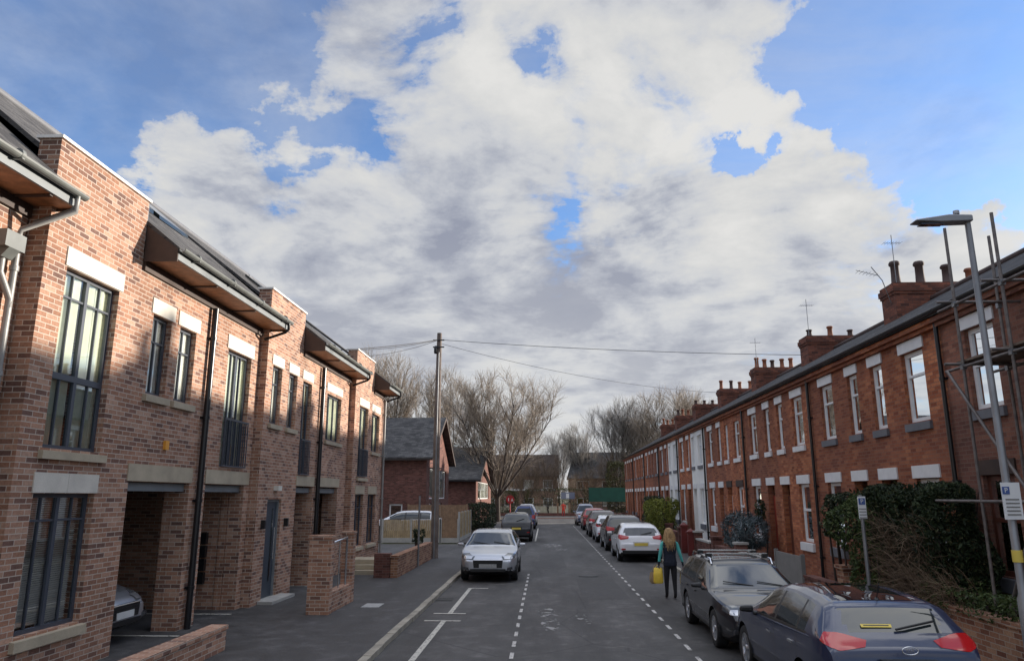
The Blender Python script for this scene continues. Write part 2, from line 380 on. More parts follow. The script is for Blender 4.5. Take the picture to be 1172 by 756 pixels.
#SECTION_END
# ------------------------------------------------------------------ windows
def window(parent,T,u0,u1,z0,z1,frame='frame_grey',vert=((.5,.06),),hor=(),rec=.10,fw=.055,curtain='blind',glass='glass',name='window',cspan=None,cwave=False,label=None):
    w=MB(); d0,d1=-rec-.05,-rec+.0
    w.T(T,u0,u0+fw,d0,d1,z0,z1); w.T(T,u1-fw,u1,d0,d1,z0,z1); w.T(T,u0+fw,u1-fw,d0,d1,z0,z0+fw); w.T(T,u0+fw,u1-fw,d0,d1,z1-fw,z1)
    for f,t in vert:
        c=u0+(u1-u0)*f; w.T(T,c-t/2,c+t/2,d0+.003,d1-.003 if t<.04 else d1+.006,z0+fw,z1-fw)
    for z,t in hor: w.T(T,u0+fw,u1-fw,d0+.006,d1-.006 if t<.04 else d1+.009,z-t/2,z+t/2)
    o=w.build(name,frame,parent)
    if label: o['label']=label
    p=MB(); a=T(u0+fw*.5,-rec-.025,z0+fw*.5); b=T(u1-fw*.5,-rec-.025,z1-fw*.5)
    p.quad(T(u0+fw*.6,-rec-.025,z0+fw*.6),T(u1-fw*.6,-rec-.025,z0+fw*.6),T(u1-fw*.6,-rec-.025,z1-fw*.6),T(u0+fw*.6,-rec-.025,z1-fw*.6)); p.build('pane',glass,o)
    if curtain:
        cs=cspan or ((0,1),)
        k=MB()
        for a,b in cs:
            ua=u0+(u1-u0)*a; ub=u0+(u1-u0)*b; n=max(2,int((ub-ua)/.035)); 
            pts=[(ua+(ub-ua)*i/n, -rec-.065-(.018*math.sin(i*1.15+a*9)+.01*math.sin(i*.41) if cwave else 0)) for i in range(n+1)]
            vs=[T(u,d,z0) for u,d in pts]+[T(u,d,z1) for u,d in pts]
            k.add(vs,[(i,i+1,n+2+i,n+1+i) for i in range(n)],0,True)
        k.build('curtain',curtain,o)
    return o
def lintel(parent,T,u0,u1,z0,z1,mat='stone',d=.018,name='lintel',split=None):
    k=MB()
    if split: k.T(T,u0,split-.003,-.05,d,z0,z1); k.T(T,split+.003,u1,-.05,d,z0,z1)
    else: k.T(T,u0,u1,-.05,d,z0,z1)
    return k.build(name,mat,parent)
def sill(parent,T,u0,u1,z0,z1,mat='sill_stone',d=.07):
    k=MB(); a=[T(u0,-.09,z0),T(u0,d,z0),T(u0,d,z1-.02),T(u0,-.09,z1)]; b=[T(u1,-.09,z0),T(u1,d,z0),T(u1,d,z1-.02),T(u1,-.09,z1)]
    k.add(a+b,[(0,1,2,3),(7,6,5,4),(0,4,5,1),(1,5,6,2),(2,6,7,3),(3,7,4,0)]); return k.build('sill',mat,parent)
RX,RZ=-10.5,10.12          # ridge of the left row
EZ=6.62
def townhouse(X,Y0,Y1,YP,zp,label,holes,corner_y=None,first=False):
    """wall plane X, from Y0 to Y1, raised parapet bay until YP"""
    T=TL(X); t=empty('brick_townhouse',(X-2,(Y0+Y1)/2,0),label,'house','new brick houses on the left')
    w=MB()
    if YP>Y0:
        w.wall(T,Y0,YP,0,zp,holes,.32)
        w.wall(T,YP,Y1,0,6.52,holes,.32)
    else: w.wall(T,Y0,Y1,0,6.52,holes,.32)
    # end walls (party walls) as solid leaves
    for y,n in ((Y0+.005,1),(Y1-.305,0)):
        xx=X-.325
        w.prism([(xx,y,0),(xx,y,6.75),(RX,y,RZ-.08),(-14.6,y,6.6),(-14.6,y,0)],(0,.3,0))
    w.box(-14.6,-14.35,Y0+.31,Y1-.31,0,6.4)
    w.build('wall','brick_multi',t)
    f=MB(); f.box(-14.3,X-.33,Y0+.31,Y1-.31,2.92,3.08); f.box(-14.3,X-.33,Y0+.31,Y1-.31,6.30,6.36); f.build('floor_slab','dark_timber',t)
    # roof
    r=MB(); y0,y1=Y0-.0,Y1
    def rz(x): return EZ+(RZ-EZ)*(x-(X+.62))/(RX-(X+.62))
    def slab(xa,xb,ya,yb,mi=0):
        za,zb=rz(xa),rz(xb); r.prism([(xa,ya,za),(xb,ya,zb),(xb,ya,zb-.08),(xa,ya,za-.08)],(0,yb-ya,0),mi)
    if YP>Y0: slab(X-.33,RX,y0,YP-.002); slab(X+.62,RX,YP,y1)
    else: slab(X+.62,RX,y0,y1)
    r.prism([(RX,y0,RZ),(-14.9,y0,6.5),(-14.9,y0,6.4),(RX,y0,RZ-.1)],(0,y1-y0,0))
    ro=r.build('roof','slate',t)
    k=MB(); k.tube([(RX,y0,RZ+.0),(RX,y1,RZ+.0)],.09,8); k.build('ridge_tile','lead',ro)
    # rooflights
    ye0=max(YP,Y0)
    for a,l,xw,xl in ([(.9,.55,-8.0,.8),(2.2,.55,-8.3,.8),(3.0,1.3,-8.3,.9)] if Y1-ye0>4 and YP>Y0 else []):
        ya=ye0+a; z=rz(xw); 
        s_=MB(); s_.prism([(xw,ya,z+.02),(xw-xl,ya,rz(xw-xl)+.02),(xw-xl,ya,rz(xw-xl)+.10),(xw,ya,z+.10)],(0,l,0)); s_.build('rooflight','car_glass',ro)
    # eaves
    ea=ye0+.02; eb=Y1+.12
    so=MB(); so.box(X+.005,X+.56,ea,eb,6.42,6.45); 
    y=ea+.4
    s2=so.build('soffit','soffit_wood',t)
    fr=MB(); fr.T(T,ea,Y1-.0,.004,.05,6.24,6.41); 
    y=ea+1.6
    while y<eb-.3: fr.box(X+.05,X+.56,y,y+.06,6.395,6.42); y+=1.9
    fr.build('frieze_board','dark_timber',t)
    fa=MB(); fa.box(X+.56,X+.60,ea,eb,6.42,6.58); fa.build('fascia','fascia_grey',t); fa=MB(); fa.prism([(X+.02,ea-.03,6.38),(X+.60,ea-.03,6.38),(X+.60,ea-.03,6.60),(X+.02,ea-.03,rz(X+.02)-.09)],(0,.025,0)); fa.build('eaves_cheek','dark_timber',t); fa=MB(); fa.prism([(X+.02,eb,6.38),(X+.60,eb,6.38),(X+.60,eb,6.60),(X+.02,eb,rz(X+.02)-.09)],(0,.025,0)); fa.build('eaves_cheek','dark_timber',t)
    gu=MB(); n=8
    for nm in (0,):
        pts=[(X+.67+.065*math.cos(a),6.60-.0+.065*math.sin(a)) for a in [PI+PI*i/n for i in range(n+1)]]
        ri=[(X+.67+.052*math.cos(a),6.60+.052*math.sin(a)) for a in [2*PI-PI*i/n for i in range(n+1)]]
        gu.prism([(x,ea-.02,z) for x,z in pts+ri],(0,eb-ea+.06,0))
        y=ea+.5
        while y<eb: gu.box(X+.60,X+.737,y,y+.04,6.53,6.545); gu.tube([(X+.67,y,6.60),(X+.67,y+.06,6.60)],.071,10); y+=1.5
    gu.build('gutter','gutter_grey',t)
    if YP>Y0:
        cp=MB(); cp.box(X-.36,X+.035,Y0-.03,YP+.03,zp,zp+.045); cp.build('coping','coping_white',t)
        ck=MB(); ck.box(X-.9,X-.002-.0,YP+.004,YP+.02,6.7,zp-.03); ck.build('flashing','lead',t)
        # swan neck pipe from the gutter end back to the wall
    pn=MB(); yo=eb-.12
    pn.tube([(X+.67,yo,6.56),(X+.67,yo,6.40),(X+.60,yo,6.33),(X+.1,yo-.0,6.16)],.034,8); pn.build('outlet_pipe','black_pipe' if not first else 'gutter_grey',t)
    return t,T
def downpipe(t,T,u,z0,z1,r=.055,mat='black_pipe',d=.09,br=1.6):
    k=MB(); k.tube([T(u,d,z0),T(u,d,z1)],r,10)
    z=z0+.7
    while z<z1: k.tube([T(u,d,z),T(u,d,z+.06)],r+.012,10); k.T(T,u-.08,u+.08,0,.03,z+.01,z+.05); z+=br
    return k.build('downpipe',mat,t)
G4=((.25,.022),(.5,.07),(.75,.022)); G2=((.5,.03),)
# --- nearest, set-back house
t,T=townhouse(-7.1,1.5,9.22,1.5,0,'set-back brick house at the left edge with hopper and overhanging gutter',[(3,4.2,3.1,5.6),(5.2,6.5,.7,2.5),(5.2,6.5,3.1,5.6)],first=True)
for a,b,c,d in ((3,4.2,3.1,5.6),(5.2,6.5,.7,2.5),(5.2,6.5,3.1,5.6)): window(t,T,a,b,c,d,vert=G4,hor=((d-.4,.03),)); lintel(t,T,a-.05,b+.05,d+.01,d+.27)
hp=MB(); hx,hy=-6.9,8.78
hp.prism([(-7.08,8.56,5.62),(-6.84,8.56,5.62),(-6.84,8.56,5.84),(-7.08,8.56,5.84)],(0,.36,0)); hp.prism([(-7.08,8.64,5.50),(-6.94,8.64,5.50),(-6.84,8.64,5.62),(-7.08,8.64,5.62)],(0,.2,0)); hp.build('hopper','gutter_grey',t)
hp=MB(); hp.tube([(-7.0,8.74,5.5),(-7.0,8.74,5.32),(-7.0,8.98,5.02),(-7.0,8.98,4.9)],.045,8); hp.tube([(-7.0,8.98,.1),(-7.0,8.98,5.9)],.045,8); hp.tube([(-7.0,8.98,5.9),(-6.98,8.98,5.98),(-6.43,9.22,6.32),(-6.43,9.22,6.5)],.038,8)
for z in (.8,2.4,4.0,5.4): hp.tube([(-7.0,8.98,z),(-7.0,8.98,z+.07)],.058,8)
hp.build('downpipe','pipe_cream',t)
# --- second house: carports
H=[(9.68,11.04,.72,2.53),(9.73,11.05,3.14,5.7),(12.13,12.77,4.21,5.6),(13.09,13.74,4.21,5.6),(15.24,16.5,3.1,5.6),(11.92,14.03,-.1,2.73),(14.7,16.64,-.1,2.73)]
t,T=townhouse(-6.8,9.25,16.93,11.6,7.45,'brick house with tall grey windows, car openings and raised front bay',H); T1=t
window(t,T,*H[0],vert=G4,hor=((2.17,.03),),curtain=None)
wb=[o for o in t.children if o.name.startswith('window')][0]
for i in range(56):
    k=MB(); z=.80+i*.03; vs=[T(9.75,-.17,z),T(10.94,-.17,z),T(10.94,-.195,z+.021),T(9.75,-.195,z+.021)]; k.add(vs,[(0,1,2,3)]) 
    if i==0: KB=MB()
    KB.add(vs,[(0,1,2,3)])
KB.build('slatted_blind','blind',wb)
window(t,T,*H[1],vert=G4,hor=((5.31,.03),(4.16,.09)),curtain='curtain_green',cspan=((0,.45),(.55,1)),cwave=True)
window(t,T,*H[2],vert=G2,hor=((5.15,.03),)); window(t,T,*H[3],vert=G2,hor=((5.15,.03),))
window(t,T,*H[4],vert=((.33,.03),(.5,.06),(.72,.03)),curtain='curtain_green',cspan=((0,.55),(.7,1)),cwave=True)
def balustrade(t,T,u0,u1,z0,z1):
    k=MB(); k.T(T,u0,u1,.03,.06,z1-.04,z1); k.T(T,u0,u1,.03,.06,z0,z0+.03)
    n=int((u1-u0)/.11)
    for i in range(n+1): u=u0+.01+(u1-u0-.03)*i/n; k.T(T,u,u+.014,.035,.055,z0,z1)
    k.build('balustrade','frame_grey',t)
balustrade(t,T,15.24,16.5,3.1,4.12)
lintel(t,T,9.64,11.08,2.54,2.81,split=10.36); lintel(t,T,9.68,11.13,5.71,5.99); lintel(t,T,12.05,12.86,5.61,5.88); lintel(t,T,12.99,13.86,5.61,5.88); lintel(t,T,15.16,16.62,5.61,5.91)
lintel(t,T,11.86,14.1,2.74,3.02,'sill_stone'); lintel(t,T,14.66,16.86,2.74,3.02,'sill_stone')
for a,b,c,d in ((9.62,11.12,.55,.70),(9.66,11.14,2.99,3.12),(12.05,12.86,4.07,4.2),(13.0,13.84,4.07,4.2)): sill(t,T,a,b,c,d)
downpipe(t,T,14.28,PZ,6.24,.06)
def carport(t,X,spans,ya,yb,depth=5.0):
    k=MB()
    k.v=[];k.f=[];k.mi=[];k.sm=[]
    for (a,b) in spans:
        for q in ((a-.28,a),(b,min(b+.3,yb))):
            k=MB(); k.box(X-.47,X-.325,q[0],q[1],0,2.9); k.build('pier','brick_multi',t)
    k=MB(); k.box(X-depth-.2,X-depth,ya,yb,0,2.9); k.build('back_wall','brick_multi',t)
    for (a,c) in spans: b=MB(); b.box(X-.32,X-.1,a+.004,c-.004,2.58,2.72); b.build('steel_beam','fascia_grey',t)
carport(t,-6.8,[(11.92,14.03),(14.7,16.64)],11.6,16.6)

k=MB()
for i in range(4): k.box(-8.1,-7.5,16.60-.0,16.48,.62+i*.28,.86+i*.28)
kk=k.build('letterbox','black_plastic',t)
k=MB(); k.T(T,12.9,13.02,0,.05,3.3,3.46); k.build('alarm_box','alarm_orange',t)
# --- third house: front door
H=[(17.6,18.55,.12,2.42),(17.35,18.0,4.21,5.62),(18.52,19.16,4.21,5.62),(19.64,20.42,3.05,5.58),(21.93,23.5,4.15,5.55),(19.58,21.02,-.1,2.75),(21.42,23.55,-.1,2.75)]
t,T=townhouse(-6.6,16.95,24.45,19.5,7.42,'brick house with the dark blue front door behind railed brick pillars',H); T2=t
window(t,T,*H[1],vert=G2,hor=((5.2,.03),)); window(t,T,*H[2],vert=G2,hor=((5.2,.03),)); window(t,T,*H[3],vert=((.5,.06),),curtain='curtain_green',cspan=((.1,.9),),cwave=True); window(t,T,*H[4],vert=((.33,.04),(.66,.04)),curtain='curtain_green',cwave=True)
balustrade(t,T,19.64,20.42,3.05,4.0)
for a,b in ((17.27,18.08),(18.45,19.25),(19.56,20.5),(21.85,23.6)): lintel(t,T,a,b,5.63,5.88)
lintel(t,T,19.55,21.1,2.76,3.03,'sill_stone'); lintel(t,T,21.3,23.68,2.76,3.03,'sill_stone')
for a,b,z in ((17.27,18.08,4.08),(18.45,19.25,4.08),(21.85,23.6,4.02)): sill(t,T,a,b,z,z+.125)
downpipe(t,T,21.2,PZ,6.2,.06)
k=MB(); k.T(T,17.6,18.55,-.16,-.1,.14,2.42); d=k.build('door','door_blue',t); k=MB(); k.tube([T(18.33,-.05,1.0),T(18.33,-.05,1.75)],.016,8); k.T(T,18.32,18.34,-.1,-.05,1.05,1.07); k.T(T,18.32,18.34,-.1,-.05,1.68,1.7); k.build('handle','steel',d)
k=MB(); k.T(T,17.6,17.66,-.1,-.06,.14,2.42); k.T(T,18.49,18.55,-.1,-.06,.14,2.42); k.T(T,17.66,18.49,-.1,-.06,2.36,2.42); k.build('door_frame','fascia_grey',d)
k=MB(); k.T(T,18.22,18.28,-.1,-.085,.5,2.2); k.build('door_glazing','glass_old',d)
k=MB(); k.T(T,17.4,18.95,-.1,.35,PZ-.02,.14); k.build('doorstep','concrete',t)
k=MB(); k.T(T,17.95,18.2,.0,.12,2.62,2.74); k.build('porch_lamp','lamp_cream',t)
for u in (17.32,18.85): k=MB(); k.T(T,u-.04,u+.04,0,.1,1.75,1.95); k.build('wall_light','black_plastic',t)
carport(t,-6.6,[(19.58,21.02),(21.42,23.55)],19.2,24.1)
# --- fourth house
H=[(25.05,26.2,.83,2.55),(26.86,28.1,.83,2.55),(25.15,26.4,3.15,5.56),(27.0,28.25,4.1,5.5)]
t,T=townhouse(-6.4,24.5,28.9,27.1,7.40,'last and farthest brick house of the left row, with low stone-framed ground windows',H); T3=t
window(t,T,*H[0],vert=((.5,.05),),hor=((2.1,.03),),curtain=None); window(t,T,*H[1],vert=((.5,.05),),hor=((2.1,.03),),curtain=None)
window(t,T,*H[2],vert=((.5,.06),),curtain='curtain_green',cwave=True); window(t,T,*H[3],vert=((.5,.05),),curtain='curtain_green',cwave=True)
balustrade(t,T,25.15,26.4,3.15,4.1)
for a,b,z in ((24.98,26.27,2.56),(26.79,28.18,2.56)): lintel(t,T,a,b,z,z+.27,'sill_stone')
for a,b in ((25.07,26.48),(26.92,28.33)): lintel(t,T,a,b,5.58,5.84)
for a,b,z in ((24.98,26.27,.69),(26.79,28.18,.69),(26.92,28.33,3.97),(25.07,26.48,3.0)): sill(t,T,a,b,z,z+.125)
k=MB(); k.T(T,24.5,28.9,0.002,.03,PZ,.3); k.build('plinth','sill_stone',t)
downpipe(t,T,28.8,PZ,6.2,.04,'pipe_cream')
# front walls and pillars on the left pavement
def brickwall(name,x0,x1,y0,y1,h,label,cat='wall',cop=True,mat='brick_garden',group=None,copmat=None,z0=0):
    t=empty(name,((x0+x1)/2,(y0+y1)/2,z0),label,cat,group)
    k=MB(); k.box(x0,x1,y0,y1,z0,h); k.build('brickwork',mat,t)
    if cop: k=MB(); k.box(x0-.02,x1+.02,y0-.02,y1+.02,h,h+.065); k.build('coping',copmat or mat,t)
    return t
brickwall('garden_wall',-5.42,-5.18,2,12.42,.40,'low brick front wall ending at the bottom left, in front of the near windows',mat='brick_multi')
t=empty('railed_brick_wall',(-4.78,17,0),'low brick wall between two tall brick pillars with a steel handrail, before the blue door','wall')
for a,b,xl in ((16.0,16.24,-5.02),(17.85,18.08,-4.82)):
    k=MB(); k.box(xl,-4.55,a,b,0,1.60); p=k.build('pillar','brick_multi',t); k=MB(); k.box(xl-.02,-4.53,a-.02,b+.02,1.60,1.68); k.build('cap','brick_multi',p)
k=MB(); k.box(-4.78,-4.56,16.24,17.85,0,.5); k.build('brickwork','brick_multi',t)
k=MB(); k.tube([(-4.64,16.42,.5),(-4.64,16.42,1.5),(-4.64,17.6,1.56),(-4.64,17.6,.5)],.026,8); k.tube([(-4.64,17.0,.5),(-4.64,17.0,1.53)],.016,8); k.build('handrail','steel',t)
t=brickwall('garden_wall',-4.72,-4.5,23.1,29.9,.66,'low brick wall with soldier coping by the wooden pole on the left pavement',mat='brick_garden')
k=MB(); k.box(-5.22,-4.74,23.05,23.4,0,.78); k.build('pillar','brick_plum',t)
t=empty('stone_steps',(-5.75,23.6,0),'pale stone steps up to the last brick house on the left','steps')
for i in range(3): k=MB(); k.box(-6.38,-5.35-.0+(-i*.0),23.9+i*.3,25.6,PZ+i*.14,PZ+.13+i*.14); k.build('step','sill_stone',t)
# ------------------------------------------------------------------ right terrace
XR=7.6; RRX,RRZ=11.15,8.02; EZR=5.98
GB=.13
def terrace_house(Y0,Y1,mirror,label,o):
    """one 3.6 m wide house; features laid from the outer side (u measured from the outer party line)"""
    T=TR(XR); t=empty('terraced_house',(XR+3,(Y0+Y1)/2,0),label,'house','terraced houses on the right')
    def U(a,b): return (Y0+a,Y0+b) if not mirror else (Y1-b,Y1-a)
    ww=U(.75,1.65) if not mirror else U(.75,1.62)
    nn=U(2.6,3.2) if not mirror else U(2.6,3.2)
    gw=U(.72,1.6); dd=U(2.45,3.2)
    top=5.41; doorz=GB+.25
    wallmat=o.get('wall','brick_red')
    holes=[(*ww,3.97,top),(*gw,1.2,2.84),(*dd,doorz,2.84)]+([] if o.get('few') else [(*nn,3.97,top)])
    w=MB(); w.wall(T,Y0,Y1,0,5.93,holes,.28); w.box(XR+7.0,XR+7.2,Y0,Y1,0,5.9)
    for y in (Y0+.003,Y1-.203): w.prism([(XR+.283,y,0),(XR+.283,y,6.0),(RRX,y,RRZ-.1),(14.6,y,6.0),(14.6,y,0)],(0,.2,0))
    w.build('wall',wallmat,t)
    f=MB(); f.box(XR+.3,14.5,Y0+.21,Y1-.21,3.2,3.3); f.build('floor_slab','dark_timber',t)
    r=MB(); r.prism([(XR-.22,Y0,EZR-.04),(RRX,Y0,RRZ-.02),(RRX,Y0,RRZ-.12),(XR-.22,Y0,EZR-.14)],(0,Y1-Y0,0)); r.prism([(RRX,Y0,RRZ-.02),(15,Y0,6.0),(15,Y0,5.9),(RRX,Y0,RRZ-.12)],(0,Y1-Y0,0))
    ro=r.build('roof','slate_dark',t); k=MB(); k.tube([(RRX,Y0,RRZ),(RRX,Y1,RRZ)],.09,8); k.build('ridge_tile','pot_dark',ro)
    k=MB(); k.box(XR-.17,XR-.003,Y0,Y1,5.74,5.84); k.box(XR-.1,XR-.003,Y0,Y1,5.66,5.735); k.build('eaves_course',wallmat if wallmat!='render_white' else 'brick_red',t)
    k=MB(); n=6; X=XR-.24
    pts=[(X+.06*math.cos(a),5.93+.06*math.sin(a)) for a in [PI+PI*i/n for i in range(n+1)]]; k.prism([(x,Y0,z) for x,z in pts],(0,Y1-Y0,0)); k.box(XR-.18,XR-.005,Y0,Y1,5.85,5.92); k.build('gutter','black_pipe',t)
    lm=o.get('lintel','white_paint'); sm=o.get('sill','white_paint'); fm=o.get('frame','white_paint')
    hor=o.get('hor',((4.92,.05),))
    for (a,b),wd in ((ww,1),(nn,0)):
        if o.get('few') and not wd: continue
        window(t,T,a,b,3.97,top,fm,vert=o.get('vert',()),hor=hor,fw=.085,rec=.08,curtain=o.get('cur','blind'),glass='glass_old',cspan=((0,.3),(.7,1)) if (wd and o.get('open',0)) else None,cwave=True)
        if o.get('uplintel',1): lintel(t,T,a-.07,b+.07,top+.01,top+.235,lm,d=.03)
        sill(t,T,a-.06,b+.06,3.79,3.965,sm,d=.06)
    a,b=gw; window(t,T,a,b,1.2,2.84,o.get('gframe',fm),vert=(),hor=((2.1,.07),),fw=.085,rec=.08,curtain=o.get('gcur',None),glass='glass_old')
    lintel(t,T,a-.1,b+.1,2.85,3.1,o.get('glintel',lm),d=.03); sill(t,T,a-.09,b+.09,.95,1.19,'white_paint' if sm!='lead' else sm,d=.07)
    a,b=dd; k=MB(); k.T(T,a+.0,b-.0,-.22,-.17,doorz,2.5); dr=k.build('door',o.get('door','door_brown'),t)
    k=MB()
    for z0,z1 in ((doorz+.2,1.3),(1.45,2.3)):
        k.T(T,a+.12,(a+b)/2-.04,-.172,-.155,z0,z1); k.T(T,(a+b)/2+.04,b-.12,-.172,-.155,z0,z1)
    k.build('door_panel',o.get('door','door_brown'),dr)
    k=MB(); k.T(T,a,b,-.2,-.19,2.53,2.82); k.build('fanlight','glass_old',dr)
    lintel(t,T,a-.08,b+.08,2.85,3.1,o.get('dlintel',lm),d=.03)
    k=MB(); k.T(T,a-.05,b+.05,-.2,.3,GB-.02,doorz); k.build('doorstep','concrete',t)
    if not mirror: downpipe(t,T,Y0+.02,GB,5.9,.042,'black_pipe',.07,1.9)
    return t
def chimney(parent,Y,seed,aerial=False,sizes=None):
    rnd=random.Random(seed)
    k=MB(); x0,x1=10.1,12.1+(.6 if aerial==2 else 0); y0,y1=Y-.42,Y+.42; zt=8.5 
    k.box(x0,x1,y0,y1,6.9,zt-.34); k.box(x0-.03,x1+.03,y0-.03,y1+.03,zt-.34,zt-.26); k.box(x0-.06,x1+.06,y0-.06,y1+.06,zt-.26,zt-.1); k.box(x0-.02,x1+.02,y0-.02,y1+.02,zt-.1,zt)
    c=k.build('chimney','brick_sooty',parent)
    n=sizes or [rnd.choice(['a','b','a','c']) for _ in range(5)]
    for i,s_ in enumerate(n):
        x=x0+.2+i*(x1-x0-.4)/max(1,len(n)-1)+rnd.uniform(-.03,.03); y=Y+rnd.uniform(-.12,.12); h=rnd.uniform(.42,.55) if s_ not in 'tu' else {'t':.72,'u':.60}[s_]
        if s_=='s': h=.3
        p=MB(); p.lathe([(a_*(1.25 if s_ in 'tu' else 1),b_) for a_,b_ in [(.13,0),(.125,.06),(.105,.08),(.095,h*.45),(.092,h*.8),(.12,h*.84),(.125,h*.93),(.10,h),(.08,h),(.08,h*.5)]],x,y,zt,10)
        p.build('chimney_pot','pot_terracotta' if s_ in 'a' else 'pot_dark',c)
    k=MB()
    for i in range(10): k.box(x0-.25+i*.02,x0+.3,y0-.35,y0-.1,0,0) if False else None
    if aerial:
        k=MB(); ax,ay=x0+.1,Y-.4; z0=7.9
        k.tube([(ax,ay,z0),(ax,ay,9.95)],.012,5); k.tube([(ax-.25,ay,9.7),(ax+.25,ay,9.7)],.007,4)
        for i in range(7): q=ax-.24+i*.08; k.tube([(q,ay-.14,9.7),(q,ay+.14,9.7)],.005,3)
        if aerial>1:
            k.tube([(x0-.02,Y-.2,7.95),(x0-.25,Y-.3,8.6),(x0-.55,Y-.35,9.0)],.013,5); 
            for i in range(6): q=.45+i*.1; k.tube([(x0-q-.0,Y-.52,8.75+.0*i+.02*i),(x0-q,Y-.2,8.75+.02*i)],.007,3)
            k.tube([(x0-.35,Y-.36,8.72),(x0-1.0,Y-.36,8.9)],.009,4)
        k.build('television_aerial','galv',c)
    return c
ST=[6.85,14.05,21.2,28.4,35.5,42.65,49.9,57.1,64.3,71.5]
wr=dict(wall='render_white',sill='lead',door='door_white')
opts={
 (0,0):(dict(gframe='door_brown',wall='brick_old',few=1,cur='curtain_green',door='door_red',sill='lead',glintel='dark_timber'),'nearest red brick terraced house at the right edge, before the scaffolding'),
 (0,1):(dict(gframe='door_brown',wall='brick_old',few=1,cur='curtain_green',sill='lead',glintel='dark_timber',hor=((4.75,.05),)),'red brick terraced house behind the scaffolding poles'),
 (1,0):(dict(sill='lead',cur='blind'),'red brick house with grey-silled white windows just beyond the scaffolding, above the hedge'),
 (1,1):(dict(sill='lead'),'red brick house with dark sills, its ground floor hidden by the lighter rounded hedge'),
 (2,0):(dict(door='door_brown'),'red brick house with white sills and brown door behind the grey board'),
 (2,1):(dict(door='door_red',gcur='blind'),'red brick house with a hanging basket between door and white window'),
 (3,0):(dict(uplintel=0,glintel='dark_timber',dlintel='dark_timber',door='door_white'),'red brick house with black lintels over its ground-floor openings'),
 (3,1):(dict(door='door_white'),'red brick house with white door nearest to the first white-painted house'),
 (4,0):(wr,'white-painted terraced house, the nearer of the two white fronts'),
 (4,1):(dict(frame='white_paint'),'narrow red brick house standing between the two white-painted fronts'),
 (5,0):(wr,'white-painted terraced house, the farther of the two white fronts'),
 (5,1):(dict(sill='lead'),'red brick house just beyond the farther white front'),
 (6,0):(dict(sill='lead'),'terraced house second beyond the farther white front, above the clipped bush'),
 (6,1):(dict(sill='lead'),'terraced house third beyond the farther white front'),
 (7,0):(dict(sill='lead'),'fourth-last red brick house at the far end of the right terrace'),
 (7,1):(dict(sill='lead'),'third-last red brick house at the far end of the right terrace'),
 (8,0):(dict(sill='lead'),'last but one house at the far end of the right terrace'),
 (8,1):(dict(sill='lead'),'last house at the far end of the right terrace'),
}
HS={}
for i in range(9):
    a,b=ST[i],ST[i+1]; m=(a+b)/2-.15
    for j,(p,q) in enumerate(((a,m),(m,b))):
        o,l=opts[(i,j)]; HS[(i,j)]=terrace_house(p,q,j==1,l,o)
        if j==0 and i>0:
            sz={2:['t','t','u','a'],3:['s','a','s'],4:['a','a','b','a','a'],5:['a','b','a','a'],6:['s']*4}.get(i)
            chimney(HS[(i,0)],a,i*7+1,{2:2,3:1,4:1}.get(i,0),sz)
k=MB()
tb=empty('hanging_basket',(7.3,25.95,2.0),'dark green hanging basket beside the red door','basket')
rb=random.Random(3)
def leaves(mb,center,rad,n,size,rnd,surf=.5,flat=False,zmin=None):
    cx,cy,cz=center; rx,ry,rz=rad
    for _ in range(n):
        while True:
            x,y,z=[rnd.uniform(-1,1) for _ in range(3)]
            q=x*x+y*y+z*z
            if surf*surf<q<1: break
        p=Vector((cx+x*rx,cy+y*ry,cz+z*rz))
        if zmin is not None and p.z<zmin: p.z=zmin+rnd.uniform(0,.1)
        leaf(mb,p,size*rnd.uniform(.6,1.4),rnd)
def leaf(mb,p,s_,rnd,asp=.6):
    a=Vector((rnd.gauss(0,1),rnd.gauss(0,1),rnd.gauss(0,1))).normalized(); b=a.orthogonal().normalized(); c=a.cross(b); th=rnd.uniform(0,6.28)
    u=(b*math.cos(th)+c*math.sin(th))*s_; v=(c*math.cos(th)-b*math.sin(th))*s_*asp
    mb.add([p-u,p-v*.6+a*s_*.1,p+u,p+v*.6+a*s_*.1],[(0,1,2,3)])
k=MB(); leaves(k,(7.3,25.95,2.0),(.2,.2,.42),500,.05,rb,.3); k.build('foliage','leaf_dark',tb); k=MB(); k.tube([(7.58,25.95,2.6),(7.3,25.95,2.62),(7.3,25.95,2.3)],.012,5); k.build('bracket','black_plastic',tb)
# ------------------------------------------------------------------ gardens on the right
def gwall(y0,y1,h,label,mat='brick_garden',x=6.15,pier=True,copmat=None):
    t=brickwall('garden_wall',x,x+.22,y0,y1,h,label,mat=mat,group='garden walls on the right',z0=.0,copmat=copmat)
    if pier:
        k=MB(); k.box(x-.06,x+.28,y1+.01,y1+.35,0,h+.28); p=k.build('pier',mat,t); k=MB(); k.box(x-.1,x+.32,y1-.03,y1+.39,h+.28,h+.35); k.build('cap',copmat or mat,p)
    return t
gwall(6.9,9.3,.85,'brick garden wall at the bottom right corner below the scaffolding',pier=False)
gwall(9.75,13.2,.80,'pale patched brick garden wall beside the dark blue car',pier=False)
t=brickwall('gate_pier',6.08,6.42,9.35,9.7,1.15,'dark brick gate pier at the right below the lamp post','pier',mat='brick_plum')
gwall(13.3,16.0,.75,'garden wall hidden under the big hedge')
gwall(16.6,18.6,.6,'short brick garden wall left of the big hedge',mat='brick_plum',pier=False)
gwall(22.2,24.6,.7,'brick garden wall below the silvery shrub',mat='brick_plum',copmat='concrete')
gwall(25.4,28.0,.7,'brick wall under the silvery shrub, its farther side',mat='brick_plum')
gwall(28.9,31.4,.75,'brick wall in front of the house with black lintels',mat='brick_plum',copmat='concrete')
gwall(32.4,35.0,.75,'dark brick wall beside the first white front',mat='brick_plum')
